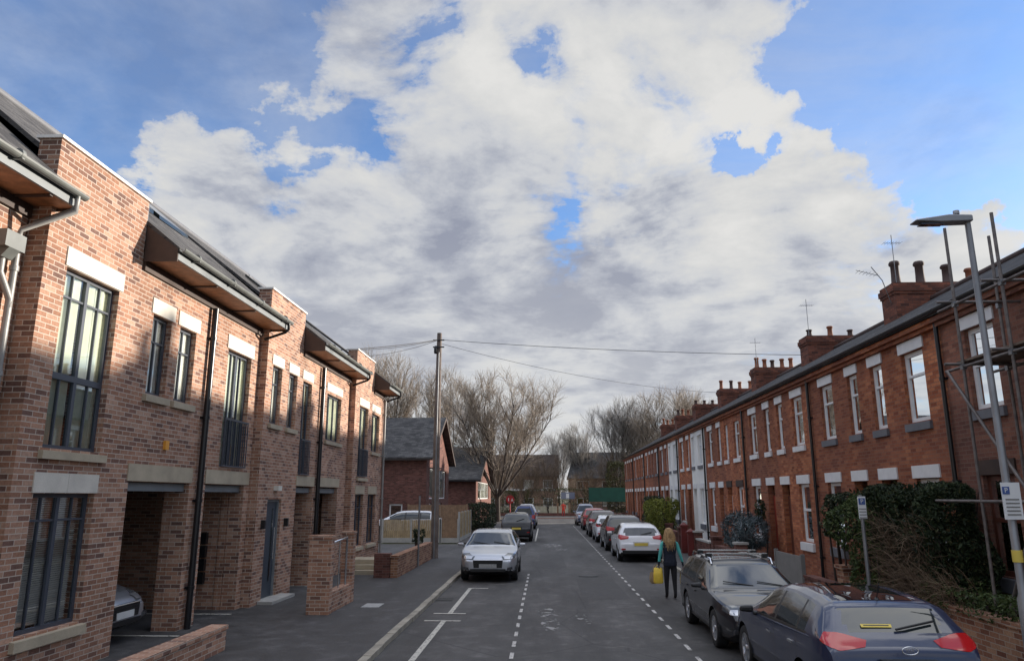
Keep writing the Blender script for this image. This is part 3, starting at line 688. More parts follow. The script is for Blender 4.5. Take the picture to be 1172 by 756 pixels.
gwall(36.1,38.6,.8,'brick wall before the nearer white house',mat='brick_plum')
gwall(39.6,42.2,.8,'brick wall before the narrow house between the white fronts',mat='brick_plum')
gwall(46.2,52,.85,'brick wall beyond the clipped bush',mat='brick_plum'); gwall(53,60,.85,'brick wall along the far terrace gardens',mat='brick_plum'); gwall(61,71,.85,'last brick garden wall of the terrace',mat='brick_plum')
# grey board and red posts
t=empty('grey_gate_panel',(6.35,20.3,0),'flat grey board closing a front garden beside the parked estate car','board')
k=MB(); k.box(6.32,6.36,19.25,21.3,.2,1.03); k.build('panel','grey_board',t)
for y in (19.2,21.3): k=MB(); k.box(6.3,6.4,y,y+.08,0,1.08); k.build('post','grey_board',t)
for (y,x,h,l) in ((33.2,6.0,1.2,'red-painted gate post by the first white front'),(31.7,6.0,1.0,'shorter red-painted gate post nearer the woman')):
    t=empty('gate_post',(x,y,0),l,'post','red gate posts'); k=MB(); k.box(x-.13,x+.13,y-.13,y+.13,0,h); k.build('shaft','red_paint',t); k=MB(); k.prism([(x-.17,y-.17,h),(x+.17,y-.17,h),(x+.17,y+.17,h),(x-.17,y+.17,h)],(0,0,.07)); k.add([(x-.14,y-.14,h+.07),(x+.14,y-.14,h+.07),(x+.14,y+.14,h+.07),(x-.14,y+.14,h+.07),(x,y,h+.2)],[(0,1,4),(1,2,4),(2,3,4),(3,0,4)]); k.build('cap','red_paint',t)
# big hedge
def hedge(name,boxes,label,mat,n,size,seed,twigs=None,cat='hedge',sq=5,asp=.6):
    rnd=random.Random(seed); k=MB()
    b0=boxes[0]; t=empty(name,((b0[0]+b0[1])/2,(b0[2]+b0[3])/2,0),label,cat)
    tot=sum((b[1]-b[0])*(b[3]-b[2])*(b[5]-b[4]) for b in boxes)
    core=MB()
    for b in boxes:
        m=int(n*((b[1]-b[0])*(b[3]-b[2])*(b[5]-b[4]))/tot)
        c=((b[0]+b[1])/2,(b[2]+b[3])/2,(b[4]+b[5])/2); h=((b[1]-b[0])/2,(b[3]-b[2])/2,(b[5]-b[4])/2)
        for _ in range(m):
            q=[rnd.uniform(-1,1) for _ in range(3)]; ax=rnd.randrange(3)
            if rnd.random()<.8: q[ax]=math.copysign(rnd.uniform(.8,1.0),q[ax])
            L=(sum(abs(v)**sq for v in q))**(1/sq); 
            if L>1: q=[v/L for v in q]
            p=Vector((c[0]+q[0]*h[0],c[1]+q[1]*h[1],c[2]+q[2]*h[2]))
            nz=noise.noise(p*1.3)*.35+noise.noise(p*4)*.12
            p+=Vector((q[0]*nz,q[1]*nz,q[2]*nz*.7)); 
            if p.z<.1: p.z=.1+rnd.random()*.1
            leaf(k,p,size*rnd.uniform(.6,1.4),rnd,asp)
    k.build('foliage',mat,t)
    st=MB()
    for b in boxes:
        for _ in range(max(4,int((b[3]-b[2])*5))):
            x=rnd.uniform(b[0]+.1,b[1]-.1); y=rnd.uniform(b[2]+.1,b[3]-.1); st.tube([(x,y,.05),(x+rnd.uniform(-.15,.15),y+rnd.uniform(-.2,.2),(b[4]+b[5])/2),(x+rnd.uniform(-.25,.25),y+rnd.uniform(-.3,.3),b[5]-.1)],[.03,.02,.008],4)
    st.build('stems','bark',t)
    if twigs:
        tw=MB()
        for (b,m) in twigs:
            for _ in range(m):
                x=rnd.uniform(b[0],b[1]); y=rnd.uniform(b[2],b[3]); z=rnd.uniform(b[4],b[5]); d=Vector((rnd.uniform(-.7,-.1),rnd.uniform(-.6,.6),rnd.uniform(-.3,.9))).normalized()*rnd.uniform(.25,.6)
                p=Vector((x,y,z)); tw.tube([p,p+d*.5+Vector((0,0,.03)),p+d+Vector((0,0,rnd.uniform(-.12,.08)))],[.005,.004,.002],3,cap=False)
        tw.build('bare_twigs','twig_brown',t)
    return t
hedge('hedge',[(6.35,7.4,12.8,15.4,.3,2.66)],'big dark hedge with bare brown twigs at its front, right of the sign post','leaf_dark',34000,.045,5,
      twigs=[((6.15,6.6,12.7,14.6,.6,2.0),700),((6.05,6.6,12.0,13.6,.6,1.2),500)])
hedge('hedge',[(6.1,7.1,14.7,16.3,.4,2.5)],'lighter green rounded hedge at the left end of the big dark hedge','leaf_mid',11000,.045,6)
hedge('holly_tree',[(6.3,7.2,16.5,17.7,1.55,2.5)],'small dark evergreen tree between the big hedge and the grey board','leaf_dark',3800,.05,7,cat='tree')
hedge('hedge',[(6.15,7.1,10.5,13.0,.84,1.1)],'low flat-topped green hedge spilling over the pale brick wall','leaf_mid',3500,.035,8)
hedge('clipped_bush',[(5.4,6.9,38.6,42.4,.1,2.3)],'tall rounded yellow-green clipped bush beyond the white hatchback','leaf_yellow',12000,.06,9,cat='bush',sq=3)
t=hedge('ivy_bush',[(5.8,6.9,42.5,46,.2,2.45)],'dark bush behind the yellow-green clipped bush','leaf_dark',3500,.08,10,cat='bush')
t=hedge('silvery_shrub',[(6.3,7.2,24.8,27.0,.75,1.85)],'silvery dark shrub on the garden wall above the estate car roof','leaf_grey',2600,.16,11,cat='shrub',sq=2.2,asp=.16)
# scaffolding (one thing)
t=empty('scaffolding',(6.9,10,0),'tube scaffolding rising above the roof at the right edge','scaffolding')
def pole(pts,r=.024,nm='scaffold_tube',m='scaff'):
    k=MB(); k.tube(pts,r,8); return k.build(nm,m,t)
XO,XI=6.5,7.25
for x,y,z in ((XO,11.5,6.72),(XI,11.62,6.62),(XO,10.28,6.50),(XI,9.9,6.2),(XO,8.2,6.3),(XI,8.2,6.3)): pole([(x,y,GB),(x,y,z)])
for x,z in ((XO,5.45),(XO,4.45),(XO,2.42),(XI,4.45)): pole([(x,7.4,z),(x,12.0 if z>3 else 12.8,z)])
for y in (11.5,10.28,8.2):
    for z in (4.5,5.5): pole([(XO-.25,y+.06,z),(XI+.3,y+.06,z)])
pole([(XO-.04,11.9,4.45),(XO-.04,9.2,1.2)]); pole([(XO-.04,11.5,.3),(XO-.04,9.2,4.0)])
for i in range(4):
    k=MB(); k.box(XO+.02+i*.19,XO+.2+i*.19,7.6,11.7,4.53,4.565); k.build('scaffold_board','board_wood',t)
k=MB()
for x,y in ((XO,11.5),(XO,10.28),(XI,11.62)):
    for z in (5.45,4.45): k=MB(); k.box(x-.035,x+.035,y-.035,y+.035,z-.04,z+.04); k.build('coupler','galv',t)

# ------------------------------------------------------------------ cars
def lerp(a,b,t): return a+(b-a)*t
def interp(P,x):
    if x<=P[0][0]: return P[0][1]
    for (a,b),(c,d) in zip(P,P[1:]):
        if x<=c: return lerp(b,d,(x-a)/(c-a)) if c>a else d
    return P[-1][1]
def smoothed(P,w=.05,n=3):
    return lambda x: sum(interp(P,x+w*(i-n)/n)*(n+1-abs(i-n)) for i in range(2*n+1))/sum((n+1-abs(i-n)) for i in range(2*n+1))
SPECS={
 'hatch':dict(L=4.0,W=.87,top=[(-.01,.60),(.03,.70),(.22,.80),(.55,.89),(1.0,.97),(1.08,1.0),(1.75,1.36),(2.1,1.435),(2.6,1.45),(3.2,1.41),(3.55,1.35),(3.66,1.31),(3.90,.98),(3.95,.92),(4.0,.72),(4.01,.62)],
   belt=[(0,.80),(1.2,.93),(3.2,1.0),(4,.98)],ws=(1.10,1.74),rg=(3.68,3.89),sw=(1.45,3.35),pil=((2.28,2.36),(3.05,3.10)),wheels=(.78,3.32),R=.31,clr=.19,hz=(.62,.78),hx=.52,tz=(.84,1.04),tx=.42,doors=(1.25,2.32,3.15),tin=.60),
 'suv':dict(L=4.4,W=.91,top=[(-.01,.68),(.03,.82),(.2,.95),(.6,1.03),(1.0,1.08),(1.1,1.11),(1.75,1.52),(2.1,1.60),(2.8,1.63),(3.6,1.60),(4.0,1.55),(4.1,1.50),(4.3,1.12),(4.35,1.05),(4.4,.8),(4.41,.65)],
   belt=[(0,.92),(1.2,1.04),(3.2,1.10),(4.4,1.12)],ws=(1.13,1.74),rg=(4.12,4.30),sw=(1.5,3.95),pil=((2.35,2.44),(3.2,3.28)),wheels=(.86,3.52),R=.35,clr=.24,hz=(.74,.90),hx=.5,tz=(.92,1.14),tx=.38,doors=(1.3,2.4,3.35),tin=.62),
 'crossover':dict(L=4.35,W=.885,top=[(-.01,.60),(.03,.70),(.25,.84),(.7,.93),(1.1,.99),(1.2,1.02),(1.95,1.38),(2.3,1.44),(2.8,1.46),(3.4,1.44),(3.78,1.395),(3.86,1.365),(4.12,1.10),(4.19,1.04),(4.33,.93),(4.35,.6),(4.36,.5)],
   belt=[(0,.80),(1.2,.93),(3.0,.99),(4.35,1.04)],ws=(1.22,1.94),rg=(3.88,4.11),sw=(1.62,3.62),pil=((2.42,2.50),(3.30,3.36)),wheels=(.86,3.50),R=.33,clr=.2,hz=(.62,.78),hx=.5,tz=(.945,1.115),tx=.32,doors=(1.3,2.46,3.36),tin=.54,rgw=.60),
 'estate':dict(L=4.6,W=.905,top=[(-.01,.60),(.03,.70),(.25,.82),(.8,.92),(1.2,.97),(1.3,1.0),(2.05,1.36),(2.4,1.44),(3.0,1.46),(3.8,1.44),(4.1,1.40),(4.2,1.36),(4.5,1.0),(4.55,.93),(4.6,.7),(4.61,.6)],
   belt=[(0,.80),(1.3,.92),(3.4,.97),(4.6,.98)],ws=(1.32,2.04),rg=(4.22,4.48),sw=(1.7,4.05),pil=((2.58,2.66),(3.45,3.52)),wheels=(.90,3.50),R=.33,clr=.19,hz=(.62,.77),hx=.48,tz=(.82,1.0),tx=.4,doors=(1.5,2.62,3.5),tin=.6),
 'van':dict(L=4.3,W=.90,top=[(-.01,.7),(.03,.85),(.3,1.0),(.8,1.1),(.9,1.15),(1.55,1.68),(1.9,1.8),(2.6,1.83),(4.0,1.8),(4.2,1.75),(4.28,1.1),(4.3,.7),(4.31,.6)],
   belt=[(0,.95),(1.2,1.1),(4.3,1.15)],ws=(.93,1.54),rg=(4.21,4.27),sw=(1.2,3.9),pil=((2.1,2.2),(3.1,3.2)),wheels=(.8,3.5),R=.32,clr=.2,hz=(.78,.95),hx=.4,tz=(.8,1.15),tx=.2,doors=(1.1,2.15,3.2),tin=.7),
}
def wheel_parts(R,car,x,y,side,dark=False):
    """x along the car's forward axis, y lateral"""
    def sw(mb):       # axis y -> axis x
        mb.v=[(q[1],q[0],q[2]) for q in mb.v]; mb.f=[f[::-1] for f in mb.f]; return mb
    t=MB(); w=.20; s=side
    t.lathe([(R*.66,s*.09),(R*.92,s*.105),(R*.985,s*.085),(R,s*.05),(R,-s*.06),(R*.97,-s*.1),(R*.66,-s*.1)],x,y,R,26,axis='y')
    ob=sw(t).build('wheel','tyre',car,local=True)
    r=MB(); r.lathe([(R*.67,s*.085),(R*.64,s*.095),(R*.61,s*.07),(R*.58,-s*.02)],x,y,R,26,axis='y')
    for i in range(5):
        a0=2*PI*i/5+.3
        for da in (-.16,.16):
            a=a0+da; ca,sa=math.cos(a),math.sin(a); c2,s2=math.cos(a0),math.sin(a0)
            p0=(x+R*.12*c2,y+s*.075,R+R*.12*s2); p1=(x+R*.63*ca,y+s*.088,R+R*.63*sa); n=(-sa*R*.055,0,ca*R*.055)
            r.add([(p0[0]+n[0],p0[1],p0[2]+n[2]),(p0[0]-n[0],p0[1],p0[2]-n[2]),(p1[0]-n[0],p1[1],p1[2]-n[2]),(p1[0]+n[0],p1[1],p1[2]+n[2]),
                   (p0[0]+n[0],p0[1]-s*.03,p0[2]+n[2]),(p0[0]-n[0],p0[1]-s*.03,p0[2]-n[2]),(p1[0]-n[0],p1[1]-s*.03,p1[2]-n[2]),(p1[0]+n[0],p1[1]-s*.03,p1[2]+n[2])],[(0,1,2,3),(7,6,5,4),(0,4,5,1),(2,6,7,3),(1,5,6,2),(3,7,4,0)])
    r.lathe([(0,s*.09),(R*.14,s*.088),(R*.16,s*.06)],x,y,R,12,axis='y')
    sw(r).build('rim','alloy',ob,local=True)
    b=MB(); b.lathe([(0,s*.03),(R*.6,s*.02)],x,y,R,20,axis='y'); sw(b).build('brake_disc','black_plastic',ob,local=True)
def make_car(style,color,loc,rz,label,cat='car',group='cars parked along the kerb',fine=True,scale=1,**kw):
    sp=dict(SPECS[style]); sp.update(kw.get('spec',{})); L,W=sp['L'],sp['W']
    root=empty('parked_car',loc,label,cat,group,rz); OFF[root.name]=(0,0,0)
    if scale!=1: root.scale=(scale,)*3
    top=smoothed(sp['top'],.05); belt=smoothed(sp['belt'],.1)
    def half(x):
        f=x/L; e=0
        if x<.9: e=.20*((.9-x)/.9)**2.2
        if x>L-.6: e=.10*((x-L+.6)/.6)**2.4
        return W*(1-e)
    st=set()
    x=0
    xs=[]
    step=.045 if fine else .08
    while x<L+1e-6:
        xs.append(round(x,4)); x+= .02 if (x<.3 or x>L-.35) and fine else step
    xs.append(L)
    for d in sp['doors']: xs+= [d,d+.014]
    for a,b in sp['pil']: xs+=[a,b]
    for a in (*sp['ws'],*sp['rg'],*sp['sw']): xs.append(a)
    xs=sorted(set(xs)); 
    ys=[xs[0]]
    key=set([*sp['doors'],*[d+.014 for d in sp['doors']],*[q for p in sp['pil'] for q in p],*sp['ws'],*sp['rg'],*sp['sw'],L,0])
    for v in xs[1:]:
        if v-ys[-1]>.009 or v in key:
            if v in key and v-ys[-1]<.008 and ys[-1] not in key: ys[-1]=v
            else: ys.append(v)
    xs=ys
    subs=[3,2,9,14,8,12,4,12] if fine==2 else [3,2,7,7,4,10,3,8] if fine else [2,1,5,4,3,6,2,5]
    names='abcdefgh'
    def ring(x):
        zt=top(x); w=half(x); bf=belt(x); zb=sp['clr']+ (.10*max(0,(.35-x)/.35)**2) + (.12*max(0,(x-L+.4)/.4)**2)
        zbe=min(bf,zt-.05); s=max(0,min(1,(zt-bf)/.30)); s=s*s*(3-2*s)
        wr=w-.055-max(0,zt-bf)*.42
        Gp=(lerp(w*.93,wr,s), lerp(zbe+(zt-zbe)*.55, zt-.055,s)); Hp=(lerp(w*.80,wr-.10,s), lerp(zt-.012,zt-.014,s))
        hgt=zbe-zb
        pts=[(0,zb),(w*.84,zb),(w*.965,zb+.08),(w*1.0,zb+.08+.38*(hgt-.08)),(w*1.0,zbe-.17*min(1,hgt/.6)),(w*.972,zbe),Gp,Hp,(0,zt)]
        # swell line along the shoulder
        out=[];seg=[]
        for i in range(8):
            for k in range(subs[i]):
                t=k/subs[i]; 
                y=lerp(pts[i][0],pts[i+1][0],t); z=lerp(pts[i][1],pts[i+1][1],t)
                if i==7: z+= .03*s*math.sin(t*PI/2)*0 ; z=lerp(pts[7][1],pts[8][1],1-(1-t)**2) ; 
                if i==5 and s>.3: y+=.018*math.sin(PI*t)*s
                if i in(2,): y-=.012*math.sin(PI*t)
                out.append((y,z)); seg.append((i,k))
        out.append(pts[8])
        return out,seg
    V=[];R_=[]
    n=sum(subs)+1; segs=None
    for x in xs:
        r,segs=ring(x)
        full=[(-y,z) for y,z in r[:0:-1]][::-1]
        # order: centre-bottom -> right -> top centre -> left
        loop=r+[(-y,z) for y,z in r[-2:0:-1]]
        V.append([(y,x,z) for y,z in loop]); 
    m=len(V[0])
    verts=[Vector(p) for row in V for p in row]; 
    # rounded ends: extra shrunken rings
    def endring(row,dx,sc,cz): return [Vector((p[0]*sc,p[1]+dx,cz+(p[2]-cz)*sc)) for p in row]
    F=[];MI=[]
    arch=[]
    for i in range(len(xs)-1):
        for j in range(m):
            a,b,c,d=i*m+j,i*m+(j+1)%m,(i+1)*m+(j+1)%m,(i+1)*m+j
            cen=(verts[a]+verts[b]+verts[c]+verts[d])/4; x,z,ay=cen.y,cen.z,abs(cen.x)
            jj=j if j<n-1 else m-1-j; sg,k=segs[min(jj,len(segs)-1)]
            mi=0; w=half(x); s=(top(x)-belt(x))
            if sg<=1: mi=4
            if sg==2 and z<sp['clr']+.14: mi=4
            inb=lambda p:p[0]<=x<=p[1]
            if sg==5 and inb(sp['sw']) and s>.10 and 1<=k<=subs[5]-2+(0 if fine else 1):
                mi=1
                if any(inb(p) for p in sp['pil']): mi=4
            elif sg==5 and inb((sp['sw'][0]-.3,sp['sw'][1]+.05)) and s>.06 and (k==0 or k==subs[5]-1): mi=4 if k==0 else 0
            if inb(sp['ws']) and (sg==7 or (sg==6 and k>=1)): mi=2
            if inb(sp['rg']) and sg==7 and ay<w*sp.get('rgw',.74): mi=3
            for dx in sp['doors']:
                if dx<=x<=dx+.014 and sg in(2,3,4) and z>sp['clr']+.12: mi=7
            dead=False
            for xw in sp['wheels']:
                Ra=sp['R']+.055
                if sg in (1,2,3) or (sg==0 and ay>w*.45):
                    if math.hypot(x-xw,(z if sg!=0 else sp['clr'])-sp['R'])<Ra: dead=True
            if dead: arch.append((a,b,c,d)); continue
            F.append((a,b,c,d)); MI.append(mi)
    live=set(v for f in F for v in f); dv=set(v for f in arch for v in f)
    for v in live&dv:
        p=verts[v]
        xw=min(sp['wheels'],key=lambda q:abs(q-p.y)); dx,dz=p.y-xw,p.z-sp['R']; r=math.hypot(dx,dz)
        if abs(p.x)>half(p.y)*.8 and r>1e-3 and p.z>sp['clr']+.01:
            Ra=sp['R']+.055; p.y=xw+dx*Ra/r; p.z=sp['R']+dz*Ra/r
    # nose and tail closing rings
    def close(rowi,sgn,flip):
        base=[rowi*m+j for j in range(m)]; cz=.55*(verts[base[0]].z+verts[base[n-1]].z)
        prev=base
        for dx,sc in ((.025,.965),(.045,.90),(.055,.78),(.06,.55),(.062,.25)):
            new=[]
            for b in base:
                p=verts[b]; new.append(len(verts)); verts.append(Vector((p.x*lerp(1,sc,1),p.y+sgn*dx,cz+(p.z-cz)*sc)))
            for j in range(m):
                a,b2=prev[j],prev[(j+1)%m]; c,d=new[(j+1)%m],new[j]
                cen=(verts[a]+verts[b2]+verts[c]+verts[d])/4; z=cen.z; ay=abs(cen.x); mi=0
                if z<sp['clr']+.16: mi=4
                w=half(cen.y)
                F.append((a,b2,c,d) if not flip else (a,b2,c,d)[::-1]); MI.append(mi)
            prev=new
        ce=len(verts); verts.append(Vector((0,verts[base[0]].y+sgn*.064,cz)))
        for j in range(m): F.append((prev[j],prev[(j+1)%m],ce)); MI.append(0)
    close(0,-1,True); close(len(xs)-1,1,False)
    # to local frame: forward = +Y, centre at origin
    co=[(v.x,L/2-v.y,v.z) for v in verts]
    def pick(ids,split=False):
        groups={}
        for f,mi in zip(F,MI):
            if mi in ids:
                sd=0
                if split: sd=1 if sum(co[v][0] for v in f)>0 else -1
                groups.setdefault(sd,[]).append((f,mi))
        return groups
    def mk(name,fs,mats,idmap,parent):
        used=sorted({v for f,_ in fs for v in f}); mp={v:i for i,v in enumerate(used)}
        b=MB(); b.add([co[v] for v in used],[tuple(mp[v] for v in f) for f,_ in fs]); b.mi=[idmap[mi] for _,mi in fs]; b.sm=[True]*len(fs)
        o=b.build(name,mats,parent,local=True,uv=False)
        o.data.set_sharp_from_angle(angle=math.radians(32))
        return o
    body=mk('body',pick((0,4,7))[0],[color,'black_plastic'],{0:0,4:1,7:1},root)
    for mi,nm,mat,spl in ((2,'windscreen','car_glass',0),(3,'rear_window','car_glass',0),(1,'side_window','car_glass',1)):
        for sd,fs in pick((mi,),spl).items(): mk(nm,fs,[mat],{mi:0},root)
    from mathutils.bvhtree import BVHTree
    bv=BVHTree.FromPolygons([Vector(c) for c in co],F)
    def patch(name,mat,sd,end,inn,side_len,zf,off=.007,par=None,nu=18,nv=6):
        """lamp glass laid on the body: runs from inn*W on the end face round the corner and side_len along the flank"""
        vs=[];ok=True; Wd=half(.4 if end>0 else L-.4); tot=(1-inn)*Wd+side_len
        for i in range(nu+1):
            s_=tot*i/nu
            if s_<(1-inn)*Wd: tx,ty=inn*Wd+s_,L/2+.02
            else: tx,ty=Wd,L/2-.0-(s_-(1-inn)*Wd)
            zl,zh=zf(i/nu)
            for q in range(nv+1):
                zq=lerp(zl,zh,q/nv); o_=Vector((0,end*(L/2-.75),zq)); d_=(Vector((sd*tx,end*ty,zq))-o_).normalized()
                h,nn_,_,_=bv.ray_cast(o_,d_)
                if h is None: h=o_+d_*.8
                if nn_ is None: nn_=d_
                if nn_.dot(d_)<0: nn_=-nn_
                vs.append(tuple(h+(nn_*.5+d_*.5)*off))
        k=MB(); k.add(vs,[(i*(nv+1)+q,(i+1)*(nv+1)+q,(i+1)*(nv+1)+q+1,i*(nv+1)+q+1) for i in range(nu) for q in range(nv)],0,True)
        return k.build(name,mat,par or root,local=True,uv=False)
    hz,tz=sp['hz'],sp['tz']
    for sd in (-1,1):
        hl=patch('headlight','head_glass',sd,1,.56,sp['hx']*.75,lambda u:(lerp(hz[0]+.02,hz[0]+.06,u)+.03*u*u,lerp(hz[1]-.05,hz[1]+.045,min(1,u*1.5))-.03*u**4))
        patch('lamp_reflector','alloy',sd,1,.64,.06,lambda u:(hz[0]+.05,hz[1]-.025),off=.011,par=hl,nu=6,nv=2)
        patch('tail_light',kw.get('tail','tail_red'),sd,-1,sp['tin'],sp['tx']*.7,lambda u:(lerp(tz[0]+.035,tz[0],min(1,u*2.2))+.09*max(0,u-.5)**1.0*1.6,lerp(tz[1]-.075,tz[1],min(1,u*1.3))-.01*u))
    # wheel wells, wheels
    for xw in sp['wheels']:
        yv=L/2-xw; Ra=sp['R']+.05
        for s in (-1,1):
            k=MB(); vs=[];nn=16; w=half(xw)
            for q in range(nn+1):
                a=-.25+(PI+.5)*q/nn
                for xx in (s*(w-.015),s*(w-.32)): vs.append((xx,yv+Ra*math.cos(a),sp['R']+Ra*math.sin(a)))
            k.add(vs,[(2*q,2*q+2,2*q+3,2*q+1) for q in range(nn)]); k.add([v for v in vs[1::2]],[tuple(range(nn+1))]); k.build('wheel_arch','black_plastic',root,local=True)
            wheel_parts(sp['R'],root,yv,s*(w-.115),s)
    # mirrors, handles
    zb=belt(sp['ws'][0]+.35)
    for s in (-1,1):
        k=MB(); w=half(1.5); ym=L/2-(sp['ws'][0]+.38)
        bm=[(s*(w+.02+.20*a),ym+.10*b,zb+.06+.10*c) for a,b,c in ((0,-.5,-.5),(1,-.4,-.4),(1,.3,-.3),(0,.7,-.5),(0,-.5,.5),(.95,-.4,.45),(.95,.2,.35),(0,.6,.5))]
        k.add(bm,[(0,1,2,3)[::-1],(4,5,6,7),(0,1,5,4),(1,2,6,5),(2,3,7,6),(3,0,4,7)],0); k.box(s*(w-.06),s*(w+.03),ym-.03,ym+.03,zb-.03,zb+.03,1)
        o=k.build('wing_mirror',[kw.get('mirror',color),'black_plastic'],root,local=True); md=o.modifiers.new('bev','BEVEL'); md.width=.03; md.segments=2
        for dx in sp['doors'][1:]:
            h=MB(); h.box(s*(half(dx)-.005),s*(half(dx)+.028),L/2-dx+.06,L/2-dx+.24,belt(dx)-.16,belt(dx)-.135); h.build('door_handle',kw.get('handle',color),root,local=True)
    # front fascia
    fy=L/2+.058
    z0=sp['hz'][0]
    def fbox(name,mat,hw,za,zc,y=fy,dz=.02,parent=None):
        k=MB(); k.prism([(-hw,y-.12,za),(hw,y-.12,za),(hw*1.06,y-.12,zc),(-hw*1.06,y-.12,zc)],(0,.12+dz,0)); return k.build(name,mat,parent or root,local=True)
    gr=fbox('grille','black_plastic',.42,z0-.20,z0+.02); 
    for i in range(4): 
        k=MB(); k.box(-.40,.40,fy+.018,fy+.026,z0-.175+i*.045,z0-.165+i*.045); k.build('grille_bar',kw.get('bar','black_plastic'),gr,local=True)
    k=MB(); k.tube([(-.44,fy+.015,z0+.02),(.44,fy+.015,z0+.02)],.012,5); k.build('grille_trim','chrome',gr,local=True)
    fbox('lower_grille','black_plastic',.50,sp['clr']+.12,sp['clr']+.20,dz=.012)
    for s in (-1,1):
        k=MB(); k.prism([(s*.56,fy-.12,z0-.27),(s*.74,fy-.12,z0-.24),(s*.72,fy-.12,z0-.17),(s*.58,fy-.12,z0-.19)],(0,.115,0)); k.build('fog_lamp','lamp_smoke',root,local=True)
    k=MB(); k.box(-.26,.26,fy+.02,fy+.034,z0-.20,z0-.09); k.build('number_plate',kw.get('fplate','plate_white'),root,local=True)
    k=MB(); k.tube([(-.60,L/2-sp['ws'][0]-.02,top(sp['ws'][0])+.012),(-.1,L/2-sp['ws'][0]-.12,top(sp['ws'][0]+.12)+.02)],.010,4); k.tube([(.0,L/2-sp['ws'][0]-.02,top(sp['ws'][0])+.012),(.55,L/2-sp['ws'][0]-.12,top(sp['ws'][0]+.12)+.02)],.010,4); k.build('wiper','black_plastic',root,local=True)
    # rear fascia
    ry=-L/2-.056; zt=sp['tz'][0]
    k=MB(); pz=kw.get('rplate_z',zt-.22); k.box(-.30,.30,ry+.06,ry-.01,pz-.04,pz+.15); rp=k.build('plate_recess',kw.get('recess','black_plastic'),root,local=True)
    k=MB(); k.box(-.26,.26,ry-.024,ry-.012,pz,pz+.11); k.build('number_plate','plate_yellow',root,local=True)
    k=MB(); k.box(-.72,.72,ry+.08,ry-.005,sp['clr']+.14,sp['clr']+.26); k.build('rear_bumper_trim','black_plastic',root,local=True)
    for s in (-1,1):
        k=MB(); k.box(s*.60,s*.76,ry+.08,ry-.010,sp['clr']+.28,sp['clr']+.33); k.build('reflector','tail_red',root,local=True)
    k=MB(); a,b=sp['rg']; k.tube([(0,-(b-L/2)-.01,top(b)+.03),(.12,-(b-.02-L/2)-.02,top(b-.02)+.035),(.45,-(b-.07-L/2)-.01,top(b-.07)+.04)],.014,5); k.build('wiper','black_plastic',root,local=True)
    if kw.get('rails'):
        for s in (-1,1):
            k=MB(); xr=s*(half(2.5)-.055-(top(2.6)-belt(2.6))*.42-.03); k.tube([(xr,L/2-2.1,top(2.1)-.02),(xr,L/2-2.2,top(2.2)+.06),(xr,L/2-3.9,top(3.9)+.06),(xr,L/2-4.0,top(4.0)-.02)],.016,6); k.build('roof_rail','chrome' if kw['rails']>1 else 'black_plastic',root,local=True)
            if kw['rails']>1:
                pass
        if kw['rails']>1:
            for xx in (2.5,3.35):
                k=MB(); k.box(-.62,.62,L/2-xx-.035,L/2-xx+.035,top(xx)+.075,top(xx)+.10); 
                k.build('cross_bar','steel',root,local=True)
                for s in (-1,1): k=MB(); k.box(s*.52,s*.64,L/2-xx-.05,L/2-xx+.05,top(xx)+.0,top(xx)+.085); k.build('bar_foot','black_plastic',root,local=True)
    if kw.get('extra'): kw['extra'](root,sp,top,half,L,ry)
    return root
def text_obj(body,size,mat,parent,loc,rot,name,ext=.003,align='CENTER'):
    cu=bpy.data.curves.new(name,'FONT'); cu.body=body; cu.size=size; cu.extrude=ext; cu.align_x=align; cu.align_y='CENTER'
    ob=bpy.data.objects.new(name,cu); C.objects.link(ob); dg=bpy.context.evaluated_depsgraph_get(); me=bpy.data.meshes.new_from_object(ob.evaluated_get(dg)); bpy.data.objects.remove(ob)
    me.materials.clear(); me.materials.append(M[mat]); o=bpy.data.objects.new(name,me); C.objects.link(o); o.parent=parent; o.location=loc; o.rotation_euler=rot; return o
